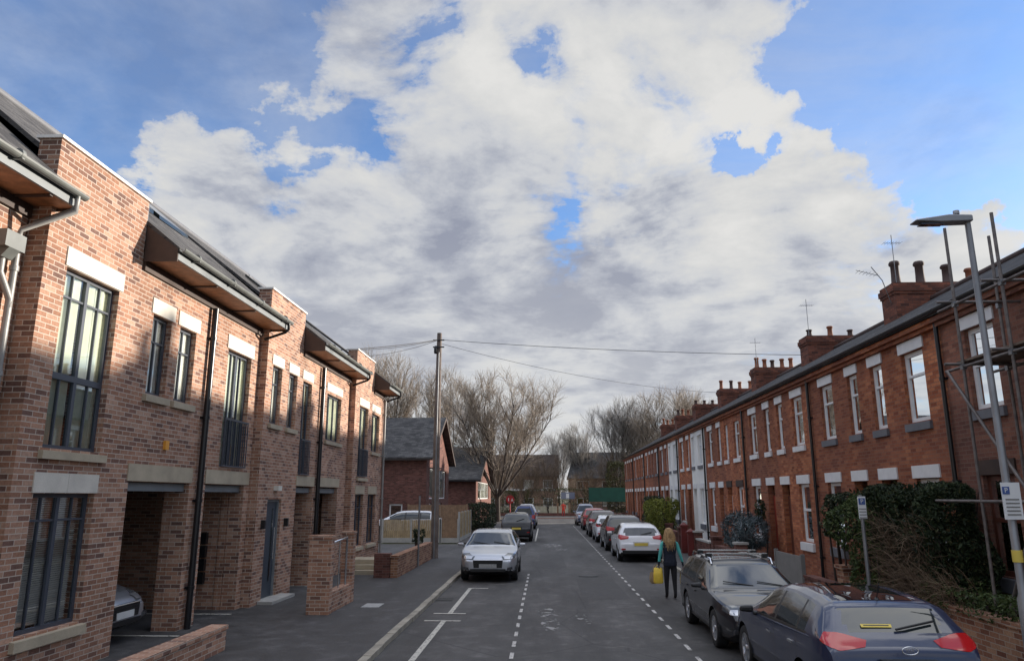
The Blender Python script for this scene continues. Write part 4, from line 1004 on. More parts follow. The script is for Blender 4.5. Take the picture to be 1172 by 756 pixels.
def kia_extra(root,sp,top,half,L,ry):
    # oval badge with its three letters, roof panel of dark glass, stub aerial, yellow window sticker
    k=MB(); n=28
    k.tube([(.085*math.cos(2*PI*i/n),ry-.012,.975+.040*math.sin(2*PI*i/n)) for i in range(n+1)],.006,5); b=k.build('badge','chrome',root,local=True)
    text_obj('KIA',.058,'chrome',b,(0,ry-.012,.975),(PI/2,0,0),'badge_lettering',.004)
    text_obj('ceed',.05,'chrome',root,(-.56,ry-.008,.80),(PI/2,0,0),'model_lettering',.003) if False else None
    # glass roof following the roof
    k=MB(); A=[]
    for a,b_ in ((2.05,2.75),(2.80,3.72)):
        xs=[lerp(a,b_,i/8) for i in range(9)]
        vs=[]
        for x in xs:
            for j in range(9):
                u=-1+2*j/8; wr=(half(x)-.055-(top(x)-.97)*.42-.17)
                vs.append((u*wr,L/2-x,top(x)-.0-.006*abs(u)**2*2+.006-.008*(abs(u)>.99)))
        k.add(vs,[(i*9+j,i*9+j+1,(i+1)*9+j+1,(i+1)*9+j) for i in range(8) for j in range(8)],0,True)
    k.build('glass_roof','mirror_roof',root,local=True)
    k=MB()
    for u in (-.42,-.14,.14,.42): k.tube([(u,L/2-2.1,top(2.1)+.008),(u*1.05,L/2-3.7,top(3.7)+.008)],.006,4)
    k.build('roof_trim','chrome',root,local=True)
    k=MB(); k.tube([(0,L/2-3.70,top(3.7)+.01),(0,L/2-3.80,top(3.78)+.20)],.006,6); k.lathe([(.035,0),(.02,.02),(0.0,.03)],0,L/2-3.70,top(3.7)+.0,8); k.build('aerial','black_plastic',root,local=True)
    a,b_=sp['rg']; x=b_-.06; 
    k=MB(); 
    def P(u,xx,dz): return (u,L/2-xx-.006,top(xx)+dz)
    k.quad(P(-.36,b_-.035,.012),P(-.02,b_-.035,.012),P(-.02,b_-.065,.012),P(-.36,b_-.065,.012)); s=k.build('window_sticker','plate_yellow',root,local=True)
    k=MB(); k.quad(P(-.33,b_-.046,.016),P(-.05,b_-.046,.016),P(-.05,b_-.054,.016),P(-.33,b_-.054,.016)); k.build('sticker_line','sign_text',s,local=True)
PIh=PI
# facing: rz=0 means pointing away along the street (+Y)
kia=make_car('crossover','paint_navy',(3.76,10.45,0),0,'dark blue car, rear view, bottom right, yellow sticker in rear window',fine=2,scale=.96,extra=kia_extra,mirror='black_plastic',handle='chrome')
sk=make_car('estate','paint_black',(3.68,14.75,0),PI,'black estate car with silver roof bars facing the camera behind the dark blue car',fine=2,scale=.925,rails=2,mirror='black_plastic')
make_car('hatch','paint_white',(3.68,31.6,0),0,'white hatchback parked tail-on just beyond the woman',tail='tail_red',recess='paint_white')
make_car('suv','paint_black',(3.68,37.3,0),0,'black four-by-four with pale roof line parked beyond the white hatchback')
make_car('hatch','paint_white',(3.62,43.7,0),0,'small white car half hidden beyond the black four-by-four on the right')
make_car('suv','paint_maroon',(3.6,49.2,0),0,'dark maroon car beyond the small half-hidden white one',fine=False)
make_car('suv','paint_red',(3.68,58.4,0),0,'red car parked far along the right kerb',fine=False)
make_car('van','paint_steel',(3.55,67.5,0),PI,'blue-grey car facing the camera, farthest in the right row',fine=False)
make_car('hatch','paint_silver',(-1.72,24.7,0),PI,'silver hatchback facing the camera beside the left kerb',bar='black_plastic',fplate='plate_grey')
make_car('suv','paint_black',(-1.62,44.2,0),0,'black car seen from behind parked beyond the silver hatchback',scale=.97,tail='lamp_smoke')
make_car('van','paint_blue',(-1.62,60.0,0),0,'blue people carrier parked ahead of the black car on the left',fine=False,scale=.97)
make_car('van','paint_white',(-1.6,67,0),0,'white van mostly hidden in front of the blue people carrier',cat='van',fine=False,scale=1.0)
make_car('estate','paint_white',(-8.35,43.9,.22),PI/2,'white estate car side-on behind the wooden fence',group=None)
make_car('hatch','paint_silver',(-9.15,12.75,PZ),-PI/2,'silver car parked nose out inside the brick car port',group=None)
# ------------------------------------------------------------------ street furniture
t=empty('street_lamp',(5.7,9.5,0),'tall grey lamp post with flat lantern reaching over the road at the right','street lamp')
k=MB(); k.tube([(5.7,9.5,0),(5.7,9.5,1.3),(5.7,9.5,1.35),(5.68,9.5,6.12)],[.07,.07,.048,.036],12); k.build('column','galv',t)
k=MB(); k.prism([(5.72,9.42,6.06),(5.72,9.42,6.15),(5.42,9.42,6.16),(4.98,9.42,6.095),(4.96,9.42,6.07),(5.3,9.42,6.05)],(0,.18,0)); h=k.build('lantern','galv',t); h.modifiers.new('b','BEVEL').width=.015
k=MB(); k.box(5.05,5.35,9.45,9.57,6.035,6.048); k.build('lamp_lens','lamp_smoke',h)
k=MB(); k.lathe([(.04,0),(.04,.05),(.0,.06)],5.55,9.5,6.18,8); k.build('photocell','galv',h)
k=MB(); k.box(5.58,5.80,9.425,9.44,2.22,2.66); s=k.build('sign_plate','sign_white',t)
k=MB(); k.box(5.585,5.67,9.418,9.423,2.52,2.61); b=k.build('sign_square','sign_blue',s); text_obj('P',.08,'sign_white',b,(5.6275-5.7,9.416-9.5,2.565),(PI/2,0,0),'sign_letter',.001)
k=MB()
for i in range(5): k.box(5.61,5.77,9.419,9.424,2.27+i*.045,2.285+i*.045)
k.build('sign_lines','grey_board',s)
k=MB(); k.tube([(5.7,9.5,1.72),(5.7,9.5,1.86)],.058,12); k.build('yellow_band','plate_yellow',t)
def signpost(x,y,h,label,r=.03,plate=None,rot=0,w=.2,ph=.42):
    t=empty('sign_post',(x,y,0),label,'sign'); k=MB(); k.tube([(x,y,0),(x,y,h)],r,10); k.build('post','galv',t)
    if plate:
        k=MB(); k.box(x-w/2,x+w/2,y-r-.012,y-r-.002,h-.03-ph,h-.03); p=k.build('sign_plate','sign_white',t)
        k=MB(); k.box(x-.055,x+.055,y-r-.018,y-r-.013,h-.17,h-.06); b=k.build('sign_square','sign_blue',p); text_obj('P',.1,'sign_white',b,(0,-r-.02,h-.115),(PI/2,0,0),'sign_letter',.001)
        k=MB()
        for i in range(4): k.box(x-.06,x+.06,y-r-.018,y-r-.013,h-.40+i*.05,h-.385+i*.05)
        k.build('sign_lines','grey_board',p)
    return t
signpost(5.55,13.5,2.52,'short grey post with a small white parking plate, behind the dark blue car roof',plate=1,ph=.38,w=.135)
signpost(-4.47,26.6,2.5,'thin grey post standing at the low brick wall, left of the wooden pole',r=.035)
t=empty('telegraph_pole',(-4.45,30.3,0),'tall weathered wooden pole carrying wires on the left pavement','pole')
k=MB(); k.tube([(-4.45,30.3,0),(-4.45,30.3,5),(-4.43,30.3,9.25)],[.16,.135,.10],14); k.build('shaft','pole_wood',t)
k=MB()
for z in (8.9,8.6): k.box(-4.68,-4.2,30.16,30.2,z,z+.05); 
k.lathe([(.06,0),(.08,.05),(.08,.28),(.05,.33)],-4.56,30.2,8.35,8); k.build('terminal_box','black_plastic',t)
k=MB(); 
for i in range(8): z=3.2+i*.6; s=-1 if i%2 else 1; k.tube([(-4.45,30.3,z),(-4.45+s*.24,30.3,z)],.01,4)
k.build('step_iron','galv',t)
k=MB(); k.tube([(-4.44,30.14,.0),(-4.44,30.17,5),(-4.43,30.19,8.4)],.03,6); k.build('cable_guard','galv',t)
def wire(p,q,sag,label,r=.011):
    a,b=Vector(p),Vector(q); pts=[a.lerp(b,i/24)-Vector((0,0,sag*4*(i/24)*(1-i/24))) for i in range(25)]
    k=MB(); k.tube(pts,r,5); o=k.build('overhead_wire','wire'); tag(o,label,'wire','wires from the wooden pole')
top_=(-4.43,30.2,8.95)
wire(top_,(-7.2,25.0,7.5),.06,'thick wire from the pole to the nearest left roof',.016); wire(top_,(-7.3,26.0,7.7),.12,'short wire from the pole to the left roofs'); wire(top_,(-7.2,25.6,7.35),.18,'lowest hanging wire from the pole to the left roofs',.01)
wire(top_,(9.9,28.0,7.75),.12,'upper wire crossing the street from the pole to the right chimneys'); wire((-4.43,30.2,8.8),(10.2,42.5,8.3),.4,'lower thin wire crossing the street towards the far chimneys',.009)
# fences left
def board_fence(x0,y0,x1,y1,z0,z1,label,mat,posts,gb=True,group='wooden fences by the side road'):
    t=empty('wooden_fence',((x0+x1)/2,(y0+y1)/2,0),label,'fence',group)
    d=Vector((x1-x0,y1-y0,0)); L=d.length; u=d/L; nrm=Vector((u.y,-u.x,0))
    k=MB(); n=int(L/.11); o=Vector((x0,y0,0)); zz=z0+(.25 if gb else 0)
    for i in range(n):
        a=o+u*(L*i/n+.006); b=o+u*(L*(i+1)/n-.006); h=z1+random.uniform(-.012,.012); th=nrm*(.018+(i%2)*.008)
        k.prism([a+Vector((0,0,zz)),b+Vector((0,0,zz)),b+Vector((0,0,h)),a+Vector((0,0,h))],th)
    k.build('boards',mat,t)
    for i in range(posts+1):
        c=o+u*(L*i/posts); k=MB(); k.box(c.x-.05,c.x+.05,c.y-.05,c.y+.05,0,z1+.05); k.build('post','concrete' if gb else mat,t)
    if gb:
        a=o-nrm*.03; b=o+u*L-nrm*.03; k=MB(); k.prism([a+Vector((0,0,z0)),b+Vector((0,0,z0)),b+Vector((0,0,z0+.25)),a+Vector((0,0,z0+.25))],nrm*.07); k.build('gravel_board','concrete',t)
    return t
board_fence(-8.9,41.1,-5.75,41.1,.02,1.22,'wooden fence with concrete base in front of the white estate car','fence_wood',2)
board_fence(-5.7,41.1,-4.75,41.1,.02,1.22,'short fence stretch right of the wooden pole','fence_wood_dark',1)
board_fence(-4.72,41.2,-4.72,47.5,.02,1.6,'taller pale fence turning along the street beside the clipped hedge','fence_wood',4)
board_fence(-8.6,47.0,-4.9,47.0,.02,1.95,'tall brown fence panel behind the white estate car','fence_wood_dark',2,gb=False)
hedge('hedge',[(-5.3,-3.9,52,60,.1,1.95)],'clipped square dark hedge at the end of the pale fence','leaf_dark',5000,.08,12)
hedge('shrub',[(-5.25,-4.75,29.3,29.9,.7,1.25)],'small dark plant on the end of the low brick wall','leaf_dark',500,.05,13,cat='plant')
# ------------------------------------------------------------------ houses beyond
def gable_house(xf,y0,y1,depth,ez,rz_,label,mat,windows,sidewin=(),front_white=True):
    t=empty('gabled_house',(xf-depth/2,(y0+y1)/2,0),label,'house','gabled red houses beyond the fence'); ym=(y0+y1)/2
    w=MB(); T=TL(xf); w.wall(T,y0,y1,0,ez,windows,.3); w.prism([(xf,y0,ez),(xf,y1,ez),(xf,ym,rz_-.12)],(-.3,0,0))
    Ty=TY(y0); 
    w.wall(Ty,xf-depth,xf-.301,0,ez,sidewin,.3); w.box(xf-depth,xf-.301,y1-.3,y1,0,ez); w.box(xf-depth,xf-depth+.3,y0+.3,y1-.3,0,ez); w.prism([(xf-depth,y0,ez),(xf-depth,y1,ez),(xf-depth,ym,rz_-.12)],(.3,0,0)); w.build('wall',mat,t)
    r=MB(); e=.45
    def zz(y): return ez-.0+(rz_-ez)*(1-abs(y-ym)/(ym-y0))
    for s,ye in ((1,y0-e),(-1,y1+e)):
        ze=zz(ye); r.prism([(xf+e,ye,ze),(xf+e,ym,rz_),(xf+e,ym,rz_-.15),(xf+e,ye,ze-.15)],(-depth-2*e,0,0))
    ro=r.build('roof','slate',t)
    b=MB()
    for ye in (y0-e,y1+e): b.prism([(xf+e+.005,ye,zz(ye)-.22),(xf+e+.005,ym,rz_-.2),(xf+e+.005,ym,rz_+.02),(xf+e+.005,ye,zz(ye)+.02)],(.03,0,0))
    b.build('barge_board','dark_timber',t)
    g=MB(); g.box(xf-depth,xf+e,y0-e-.09,y0-e+.0,zz(y0-e)-.2,zz(y0-e)-.08); g.build('gutter','black_pipe',t)
    for h in windows: window(t,T,*h,frame='white_paint',vert=((.33,.06),(.66,.06)) if h[1]-h[0]>1.5 else ((.5,.06),),fw=.08,curtain='blind' if h[2]>2 else None)
    for h in sidewin: window(t,Ty,*h,frame='white_paint',vert=(),fw=.1,curtain=None)
    return t
ga=gable_house(-7.6,47.6,58.6,9,5.15,8.05,'nearer gabled red brick house with slate roof behind the wooden fence','brick_plum',[(48.9,57,2.3,4.3),(49.0,50.3,.3,2.0),(53,55,.8,2.0)],[(-9.95,-9.1,.75,2.0)])
k=MB(); k.lathe([(.02,0),(.45,.06),(.50,.10),(0,.16)],-7.3,49.3,4.2,16); k.build('satellite_dish','grey_board',ga)
gable_house(-6.2,67,85.4,9,4.1,7.4,'farther gabled red brick house, partly behind the wooden pole','brick_plum',[(69,82,2.2,3.8),(70,71.5,.3,1.9)])
def block(x0,x1,y0,y1,ez,rz_,label,mat,rows,cols,name='apartment_block',hip=0,bands=False):
    t=empty(name,((x0+x1)/2,(y0+y1)/2,0),label,'building'); T=TY(y0)
    hs=[]; cw=(x1-x0)/cols
    for r_ in range(rows):
        for c_ in range(cols): z=.9+r_*(ez/rows); a=x0+cw*(c_+.25); hs.append((a,a+cw*.5,z,z+1.3))
    w=MB(); w.wall(T,x0,x1,0,ez,hs,.3); w.box(x0,x0+.3,y0+.301,y1,0,ez); w.box(x1-.3,x1,y0+.301,y1,0,ez); w.box(x0+.3,x1-.3,y1-.3,y1,0,ez); w.build('wall',mat,t)
    for h in hs: window(t,T,*h,frame='white_paint',vert=((.5,.08),),fw=.1,curtain='blind' if random.random()<.3 else None)
    if bands:
        for r_ in range(rows): k=MB(); z=.75+r_*(ez/rows); k.T(T,x0+.3,x1-.3,.0,.08,z-.25,z+.05); k.build('band','white_paint',t)
    ym=(y0+y1)/2; e=.3
    r=MB(); r.add([(x0-e,y0-e,ez),(x1+e,y0-e,ez),(x1+e-hip,ym,rz_),(x0-e+hip,ym,rz_),(x0-e,y1+e,ez),(x1+e,y1+e,ez)],[(0,1,2,3),(3,2,5,4),(0,3,4),(1,5,2)]); r.build('roof','roof_brown' if bands else 'slate',t)
    return t
block(-26,2.0,121,131,5.6,9.3,'long brown brick block behind the bare trees at the left of the street end','brick_brown',2,9,bands=True,hip=0)
block(4.0,20,119,130,5.2,9.6,'brown brick house with slate roof beyond the street end, right of the gap','brick_brown',2,4,name='distant_house',hip=1.2)
# end of the street
g=MB(); g.box(-2.6,3.8,85.2,86.6,.0,.05); struct('road_ramp',g,'road_red')
t=empty('end_wall',(-1,96.6,0),'low dark red kerb wall at the foot of the end railings','wall'); k=MB(); k.box(-12,15,96.4,96.8,0,.35); k.build('brickwork','brick_plum',t)
t=empty('end_railing',(2,97.3,0),'dark upright railings across the end of the street','railing')
k=MB(); k.box(-14,16,97.28,97.32,1.42,1.47); k.box(-14,16,97.28,97.32,.3,.35); x=-14
while x<16: k.box(x,x+.03,97.285,97.315,.1,1.5); x+=.17
k.build('bars','rail_dark',t)
for x in (-2,1.6,3.1,4.6): k=MB(); k.box(x-.12,x+.12,97.15,97.4,0,1.62); k.build('post','fence_wood_dark' if x>1 else 'rail_dark',t)
t=empty('pale_wall',(0,104,0),'long low sunlit pale wall behind the end railings','wall'); k=MB(); k.box(-8,2.9,104,104.3,0,1.1); k.build('stonework','pale_stone',t)
t=empty('pale_box',(3.3,100,0),'bright cream block behind the railings by the figure in red','block'); k=MB(); k.box(2.1,3.0,100,100.5,.0,1.25); k.build('panel','pale_stone',t)
t=empty('green_screen_fence',(8.4,98.5,0),'dark green mesh screen stretched above the farthest cars','screen')
k=MB(); k.box(5.7,11.2,98.5,98.54,1.75,3.55); k.build('mesh_screen','green_mesh',t)
for x in (5.7,7.5,9.3,11.1): k=MB(); k.tube([(x,98.6,0),(x,98.6,3.6)],.04,6); k.build('post','rail_dark',t)
t=empty('blue_board',(3,99.5,0),'small blue and grey board above the end railings','board'); k=MB(); k.box(2.1,3.9,99.5,99.56,2.1,2.95); p=k.build('panel','sign_blue',t); p.data.materials[0]=M['paint_steel']; k=MB(); k.box(2.75,3.15,99.48,99.5,2.2,2.8); k.build('pale_strip','white_paint',p)
for x in (2.3,3.7): k=MB(); k.tube([(x,99.6,0),(x,99.6,2.9)],.04,6); k.build('post','rail_dark',t)
t=empty('red_sign',(-3.55,76,0),'round red sign with two white marks at the end of the street','sign')
k=MB(); k.tube([(-3.55,76,0),(-3.55,76,2.0)],.05,8); k.build('post','sign_red',t)
k=MB(); n=24; k.prism([(-3.55+.42*math.cos(2*PI*i/n),75.93,2.15+.42*math.sin(2*PI*i/n)) for i in range(n)],(0,.03,0)); d=k.build('disc','sign_red',t)
k=MB(); k.box(-3.74,-3.66,75.90,75.925,1.98,2.3); k.prism([(-3.46,75.90,1.98),(-3.22,75.90,1.98),(-3.34,75.90,2.28)],(0,.025,0)); k.build('white_mark','sign_white',d)
# ------------------------------------------------------------------ trees
def grow(seed,H,limbs=7,spread=.55,fork=.22,twn=5,tr=.2,droop=0,upt=.5,tw_r=.011):
    rnd=random.Random(seed); A=MB(); B=MB()
    cnt=[limbs,8,8,twn]; lens=[.60*H,.27*H,.16*H,.095*H]; rad=[tr*.42,tr*.17,tr*.075,tw_r]
    def branch(p,d,L,r,lv):
        segs=[5,4,3,2][lv]; pts=[p]; dd=d.copy(); rr=[r]
        for i in range(segs):
            j=Vector((rnd.gauss(0,1),rnd.gauss(0,1),rnd.gauss(0,.6)))*(.075+.035*lv); dd=(dd+j+Vector((0,0,upt*(.28 if lv<3 else .12)))).normalized(); pts.append(pts[-1]+dd*L/segs); rr.append(max(r*(1-.75*(i+1)/segs),.004))
        (A if lv<2 else B).tube(pts,rr,[6,5,4,3][lv],cap=False)
        if lv<3:
            n=cnt[lv+1]
            for k in range(n):
                t=.25+.75*(k+rnd.random())/n; q=t*segs; i=min(int(q),segs-1); pp=pts[i].lerp(pts[i+1],q-i); ax=(pts[i+1]-pts[i]).normalized()
                a=rnd.uniform(0,2*PI); o=ax.orthogonal().normalized(); o=(Matrix.Rotation(a,3,ax)@o); nd=(ax*1.0+o*rnd.uniform(.4,.8)).normalized()
                branch(pp,nd,lens[lv+1]*rnd.uniform(.6,1.15)*(1.15-.5*t),rad[lv+1]*rnd.uniform(.7,1.1),lv+1)
    fh=fork*H; A.tube([(0,0,-.2),(0,0,fh*.3),(rnd.uniform(-.1,.1),rnd.uniform(-.1,.1),fh*.8),(0,0,fh*1.1)],[tr*1.25,tr,tr*.85,tr*.6],10)
    for k in range(limbs):
        a=2*PI*k/limbs+rnd.uniform(-.4,.4); s_=spread*rnd.uniform(.35,1.15); d=Vector((math.cos(a)*s_,math.sin(a)*s_,1)).normalized()
        branch(Vector((0,0,fh*rnd.uniform(.75,1.05))),d,lens[0]*rnd.uniform(.8,1.1),rad[0]*rnd.uniform(.7,1.1),0)
    return A,B
PROTO={}
KW={11:dict(limbs=13,spread=1.1,twn=9,tr=.18,fork=.17,upt=.36),12:dict(limbs=8,spread=.5,twn=6,tr=.15,fork=.2,upt=.7,tw_r=.010)}
def tree(x,y,key,H,label,rz=0,group='bare trees beyond the street',twig='twig_pale',bark='bark',**kw):
    kk=(key,twig,bark)
    if kk not in PROTO:
        A,B=grow(key,10,**(kw or KW.get(key,{}))); t=empty('bare_tree',(0,0,0),None,None); a=A.build('trunk',bark,t,uv=False); B.build('crown',twig,t,uv=False); PROTO[kk]=t
    else: t=copy_tree(PROTO[kk])
    t.location=(x,y,0); t.scale=(H/10,)*3; t.rotation_euler=(0,0,rz); tag(t,label,'tree',group); return t
tree(-4.6,72.5,11,15.2,'big bare tree with spreading crown at the left of the street end',twig='twig_pale',limbs=13,spread=1.1,twn=9,tr=.18,fork=.17,upt=.36)
tree(-18.5,88,12,19.8,'tallest bare tree, rising behind the nearer gabled house',twig='twig_pale',limbs=8,spread=.5,twn=6,tr=.15,fork=.2,upt=.7,tw_r=.010)
tree(-12.2,86,12,17.0,'bare tree between the wooden pole and the big spreading tree',1.5)
tree(-24,96,12,20,'bare tree leftmost, just above the left roofs',2.1)
tree(10.4,108,12,16.6,'bare grey-twigged tree right of the street end, above the distant slate roof',2.6,twig='twig_grey',limbs=8,spread=.5,twn=6,tr=.15,fork=.2,upt=.7,tw_r=.010)
tree(18.0,108,11,18.8,'bare tree behind the far end of the terrace, tallest on the right',1.1,twig='twig_pale')
tree(13.8,112,12,15.,'yellowish bare tree among the right-hand trees',3.0,twig='twig_pale')
tree(5.9,122,12,14.0,'smaller bare tree above the distant house roof',.7,twig='twig_grey')
tree(2.3,128,12,13.5,'thin bare tree seen in the gap between the two far buildings',4.,twig='twig_grey')
tree(23.0,112,12,18,'bare tree farthest right behind the chimneys',5.,twig='twig_grey')
for i,(x,y,h,l) in enumerate([(-11,100,8.5,'low bare tree before the brown block, leftmost'),(-7.5,104,9,'low brownish tree before the brown block near the big tree'),(-2.6,101,8.2,'low brown bare tree left of the street end centre'),(.4,104,9.2,'low brown bare tree at the centre of the street end'),(6.2,105,7.8,'low brown tree before the distant house, above the green screen'),(9.5,102,9.5,'low dense tree at the end of the terrace'),(12.5,101,8.5,'low tree against the last terraced house'),(3.2,110,6.5,'small tree above the blue board'),(-5,108,8.8,'low tree behind the red sign')]):
    tree(x,y,21+(i%2),h,l,i*1.3,group='low brown trees at the street end',twig='twig_brown',limbs=7,spread=.75,twn=4,tr=.12,fork=.1)
hedge('ivy_thicket',[(8.2,12.5,98.8,102,.3,7.0)],'dark ivy-covered thicket beside the end of the terrace','leaf_olive',5000,.16,14,cat='thicket')
hedge('undergrowth',[(-14,-3.5,98.8,101,.2,3.2)],'brown-green undergrowth behind the railings on the left','leaf_olive',6000,.12,15,cat='undergrowth')
hedge('undergrowth',[(-3.2,6.5,106,108,.2,3.6)],'brown-green undergrowth behind the railings at the centre','leaf_olive',5000,.12,16,cat='undergrowth')
# ------------------------------------------------------------------ people
def skin_body(joints,edges,name,parent,mats,assign,sub=2,rootv=0):
    me=bpy.data.meshes.new(name); me.from_pydata([j[0] for j in joints],edges,[]); o=bpy.data.objects.new(name,me); C.objects.link(o)
    md=o.modifiers.new('skin','SKIN'); md.use_smooth_shade=True
    for i,j in enumerate(joints):
        sv=me.skin_vertices[0].data[i]; r=j[1]; sv.radius=(r,r) if isinstance(r,(int,float)) else r; sv.use_root=(i==rootv)
    s=o.modifiers.new('sub','SUBSURF'); s.levels=sub; s.render_levels=sub
    dg=bpy.context.evaluated_depsgraph_get(); m2=bpy.data.meshes.new_from_object(o.evaluated_get(dg)); bpy.data.objects.remove(o)
    for m in mats: m2.materials.append(M[m])
    for p in m2.polygons: p.material_index=assign(p.center); p.use_smooth=True
    o=bpy.data.objects.new(name,m2); C.objects.link(o); o.parent=parent; return o
def person(loc,rz,label,walk=True):
    t=empty('person',loc,label,'person',None,rz); OFF[t.name]=(0,0,0)
    J=[((0,0,.90),(.15,.105)),((0,0,1.05),(.125,.09)),((0,.0,1.22),(.15,.10)),((0,0,1.34),(.155,.085)),((0,.0,1.43),.052),((0,.015,1.50),.055),((0,.02,1.565),.086),((0,.02,1.63),.07),
       ((.085,0,.80),.098),((.095,.02,.47),.066),((.10,-.02,.12),.042),((.10,.01,.05),.04),((.10,.13,.035),.035),
       ((-.085,0,.80),.098),((-.10,.03,.47),.066),((-.10,.06,.12),.042),((-.10,.09,.05),.04),((-.10,.21,.035),.035),
       ((.185,0,1.36),.055),((.245,-.01,1.12),.046),((.315,.03,.90),.034),((.33,.04,.84),.03),
       ((-.185,0,1.36),.055),((-.235,-.01,1.12),.046),((-.275,.03,.88),.034),((-.28,.04,.82),.03)]
    E=[(0,1),(1,2),(2,3),(3,4),(4,5),(5,6),(6,7),(0,8),(8,9),(9,10),(10,11),(11,12),(0,13),(13,14),(14,15),(15,16),(16,17),(3,18),(18,19),(19,20),(20,21),(3,22),(22,23),(23,24),(24,25)]
    # fingers
    for s,b in ((1,21),(-1,25)):
        bx,by,bz=J[b][0]
        for i,(dy,l) in enumerate(((-.022,.062),(-.007,.072),(.008,.068),(.022,.055))):
            i0=len(J); J.append(((bx+s*.004,by+dy,bz-.035),.009)); J.append(((bx-s*.004,by+dy,bz-.035-l*.5),.0085)); J.append(((bx-s*.016,by+dy*.9,bz-.035-l*.9),.0075)); E+=[(b,i0),(i0,i0+1),(i0+1,i0+2)]
        i0=len(J); J.append(((bx-s*.012,by+.034,bz-.01),.010)); J.append(((bx-s*.022,by+.045,bz-.04),.0085)); E+=[(b,i0),(i0,i0+1)]
    def asg(c):
        if c.z>1.44: return 0
        if abs(c.x)>.20 and c.z<.90: return 3
        if abs(c.x)>.165 and c.z>.86: return 1
        if c.z<.10: return 4
        return 2
    skin_body(J,E,'body',t,['skin_tone','cloth_teal','cloth_black','glove_dark','boot'],asg)
    # quilted waistcoat over the torso
    k=MB(); prof=[(.80,.165,.125),(.88,.172,.13),(.98,.152,.118),(1.08,.148,.112),(1.2,.168,.122),(1.32,.178,.118),(1.40,.13,.09),(1.45,.07,.07)]
    P2=[]
    for i in range(len(prof)-1):
        for q in range(4):
            f=q/4; a,b=prof[i],prof[i+1]; bulge=.006*math.sin(PI*((len(P2)%3)/3)); P2.append(tuple(lerp(a[j],b[j],f)+(bulge if j else 0) for j in range(3)))
    P2.append(prof[-1]); n=28; vs=[(w*math.cos(2*PI*j/n),d*math.sin(2*PI*j/n),z) for z,w,d in P2 for j in range(n)]
    k.add(vs,[(i*n+j,i*n+(j+1)%n,(i+1)*n+(j+1)%n,(i+1)*n+j) for i in range(len(P2)-1) for j in range(n)],0,True); k.build('waistcoat','cloth_navy',t,local=True)
    # long loose hair: cap plus strands
    rnd=random.Random(4); k=MB()
    hp=[(1.74,.0),(1.725,.05),(1.69,.085),(1.64,.10),(1.58,.108),(1.52,.115),(1.46,.125),(1.40,.135),(1.34,.12),(1.28,.08)]
    n=22; vs=[]
    for z,r in hp:
        for j in range(n):
            a=PI*1.0+PI*1.24*(j/(n-1))-PI*.12; rr=r*(1+.06*math.sin(j*3.1+z*20)); vs.append((rr*math.cos(a)*1.0,rr*math.sin(a)*.95+(-.0 if z>1.5 else -.02),z))
    k.add(vs,[(i*n+j,i*n+j+1,(i+1)*n+j+1,(i+1)*n+j) for i in range(len(hp)-1) for j in range(n-1)],0,True)
    for _ in range(240):
        a=PI+PI*rnd.uniform(-.12,1.12); r=.112+rnd.uniform(-.01,.02); z0=rnd.uniform(1.5,1.66); z1=z0-rnd.uniform(.2,.38); c,s_=math.cos(a),math.sin(a)
        k.tube([(c*.07,s_*.07,1.72),(c*.1,s_*.1,z0),(c*r*1.12+rnd.uniform(-.02,.02),s_*r*1.1,(z0+z1)/2),(c*r*1.15+rnd.uniform(-.03,.03),s_*r*1.1,z1)],[.006,.008,.007,.003],4,cap=False)
    k.build('hair','hair_blond',t,local=True)
    # face
    k=MB()
    for s in (-1,1): k.lathe([(0,-.012),(.009,-.008),(.012,0),(.009,.008),(0,.012)],s*.032,.098,1.60,8)
    k.build('eyes','sign_white',t,local=True)
    k=MB(); k.prism([(-.014,.098,1.555),(.014,.098,1.555),(.006,.092,1.60),(-.006,.092,1.60)],(0,.02,0)); k.build('nose','skin_tone',t,local=True)
    k=MB(); k.box(-.024,.024,.092,.104,1.525,1.534); k.build('mouth','red_paint',t,local=True)
    return t
woman=person((3.12,19.4,0),0,'person walking away with long blond hair, navy waistcoat over turquoise sleeves and dark trousers')
woman.scale=(.99,.99,.985)
t=empty('carrier_bag',(2.84,19.45,.35),'yellow carrier bag hanging from the walking person left hand','bag')
k=MB(); bx,by=2.82,19.46
prof=[(.36,.10,.055),(.40,.125,.07),(.55,.12,.065),(.70,.11,.045),(.735,.10,.02)]
n=16; vs=[(bx+w*math.copysign(abs(math.cos(2*PI*j/n))**.6,math.cos(2*PI*j/n)),by+d*math.copysign(abs(math.sin(2*PI*j/n))**.6,math.sin(2*PI*j/n))*(1+.15*math.sin(z*30)),z) for z,w,d in prof for j in range(n)]
k.add(vs,[(i*n+j,i*n+(j+1)%n,(i+1)*n+(j+1)%n,(i+1)*n+j) for i in range(len(prof)-1) for j in range(n)],0,True); k.add(vs[:n],[tuple(range(n))[::-1]]); k.build('bag_body','bag_yellow',t)
k=MB(); k.tube([(bx-.07,by,.73),(bx-.02,by,.80),(bx+.02,by,.80),(bx+.07,by,.73)],.006,5); k.build('handle','bag_yellow',t)
t=empty('shoulder_bag',(2.66,19.5,.35),'tan patterned bag held beside the yellow carrier bag','bag')
k=MB(); bx,by=2.72,19.58; vs=[(bx+w*math.cos(2*PI*j/n),by+d*math.sin(2*PI*j/n),z) for z,w,d in [(.34,.06,.05),(.38,.10,.07),(.5,.11,.07),(.62,.08,.04)] for j in range(n)]
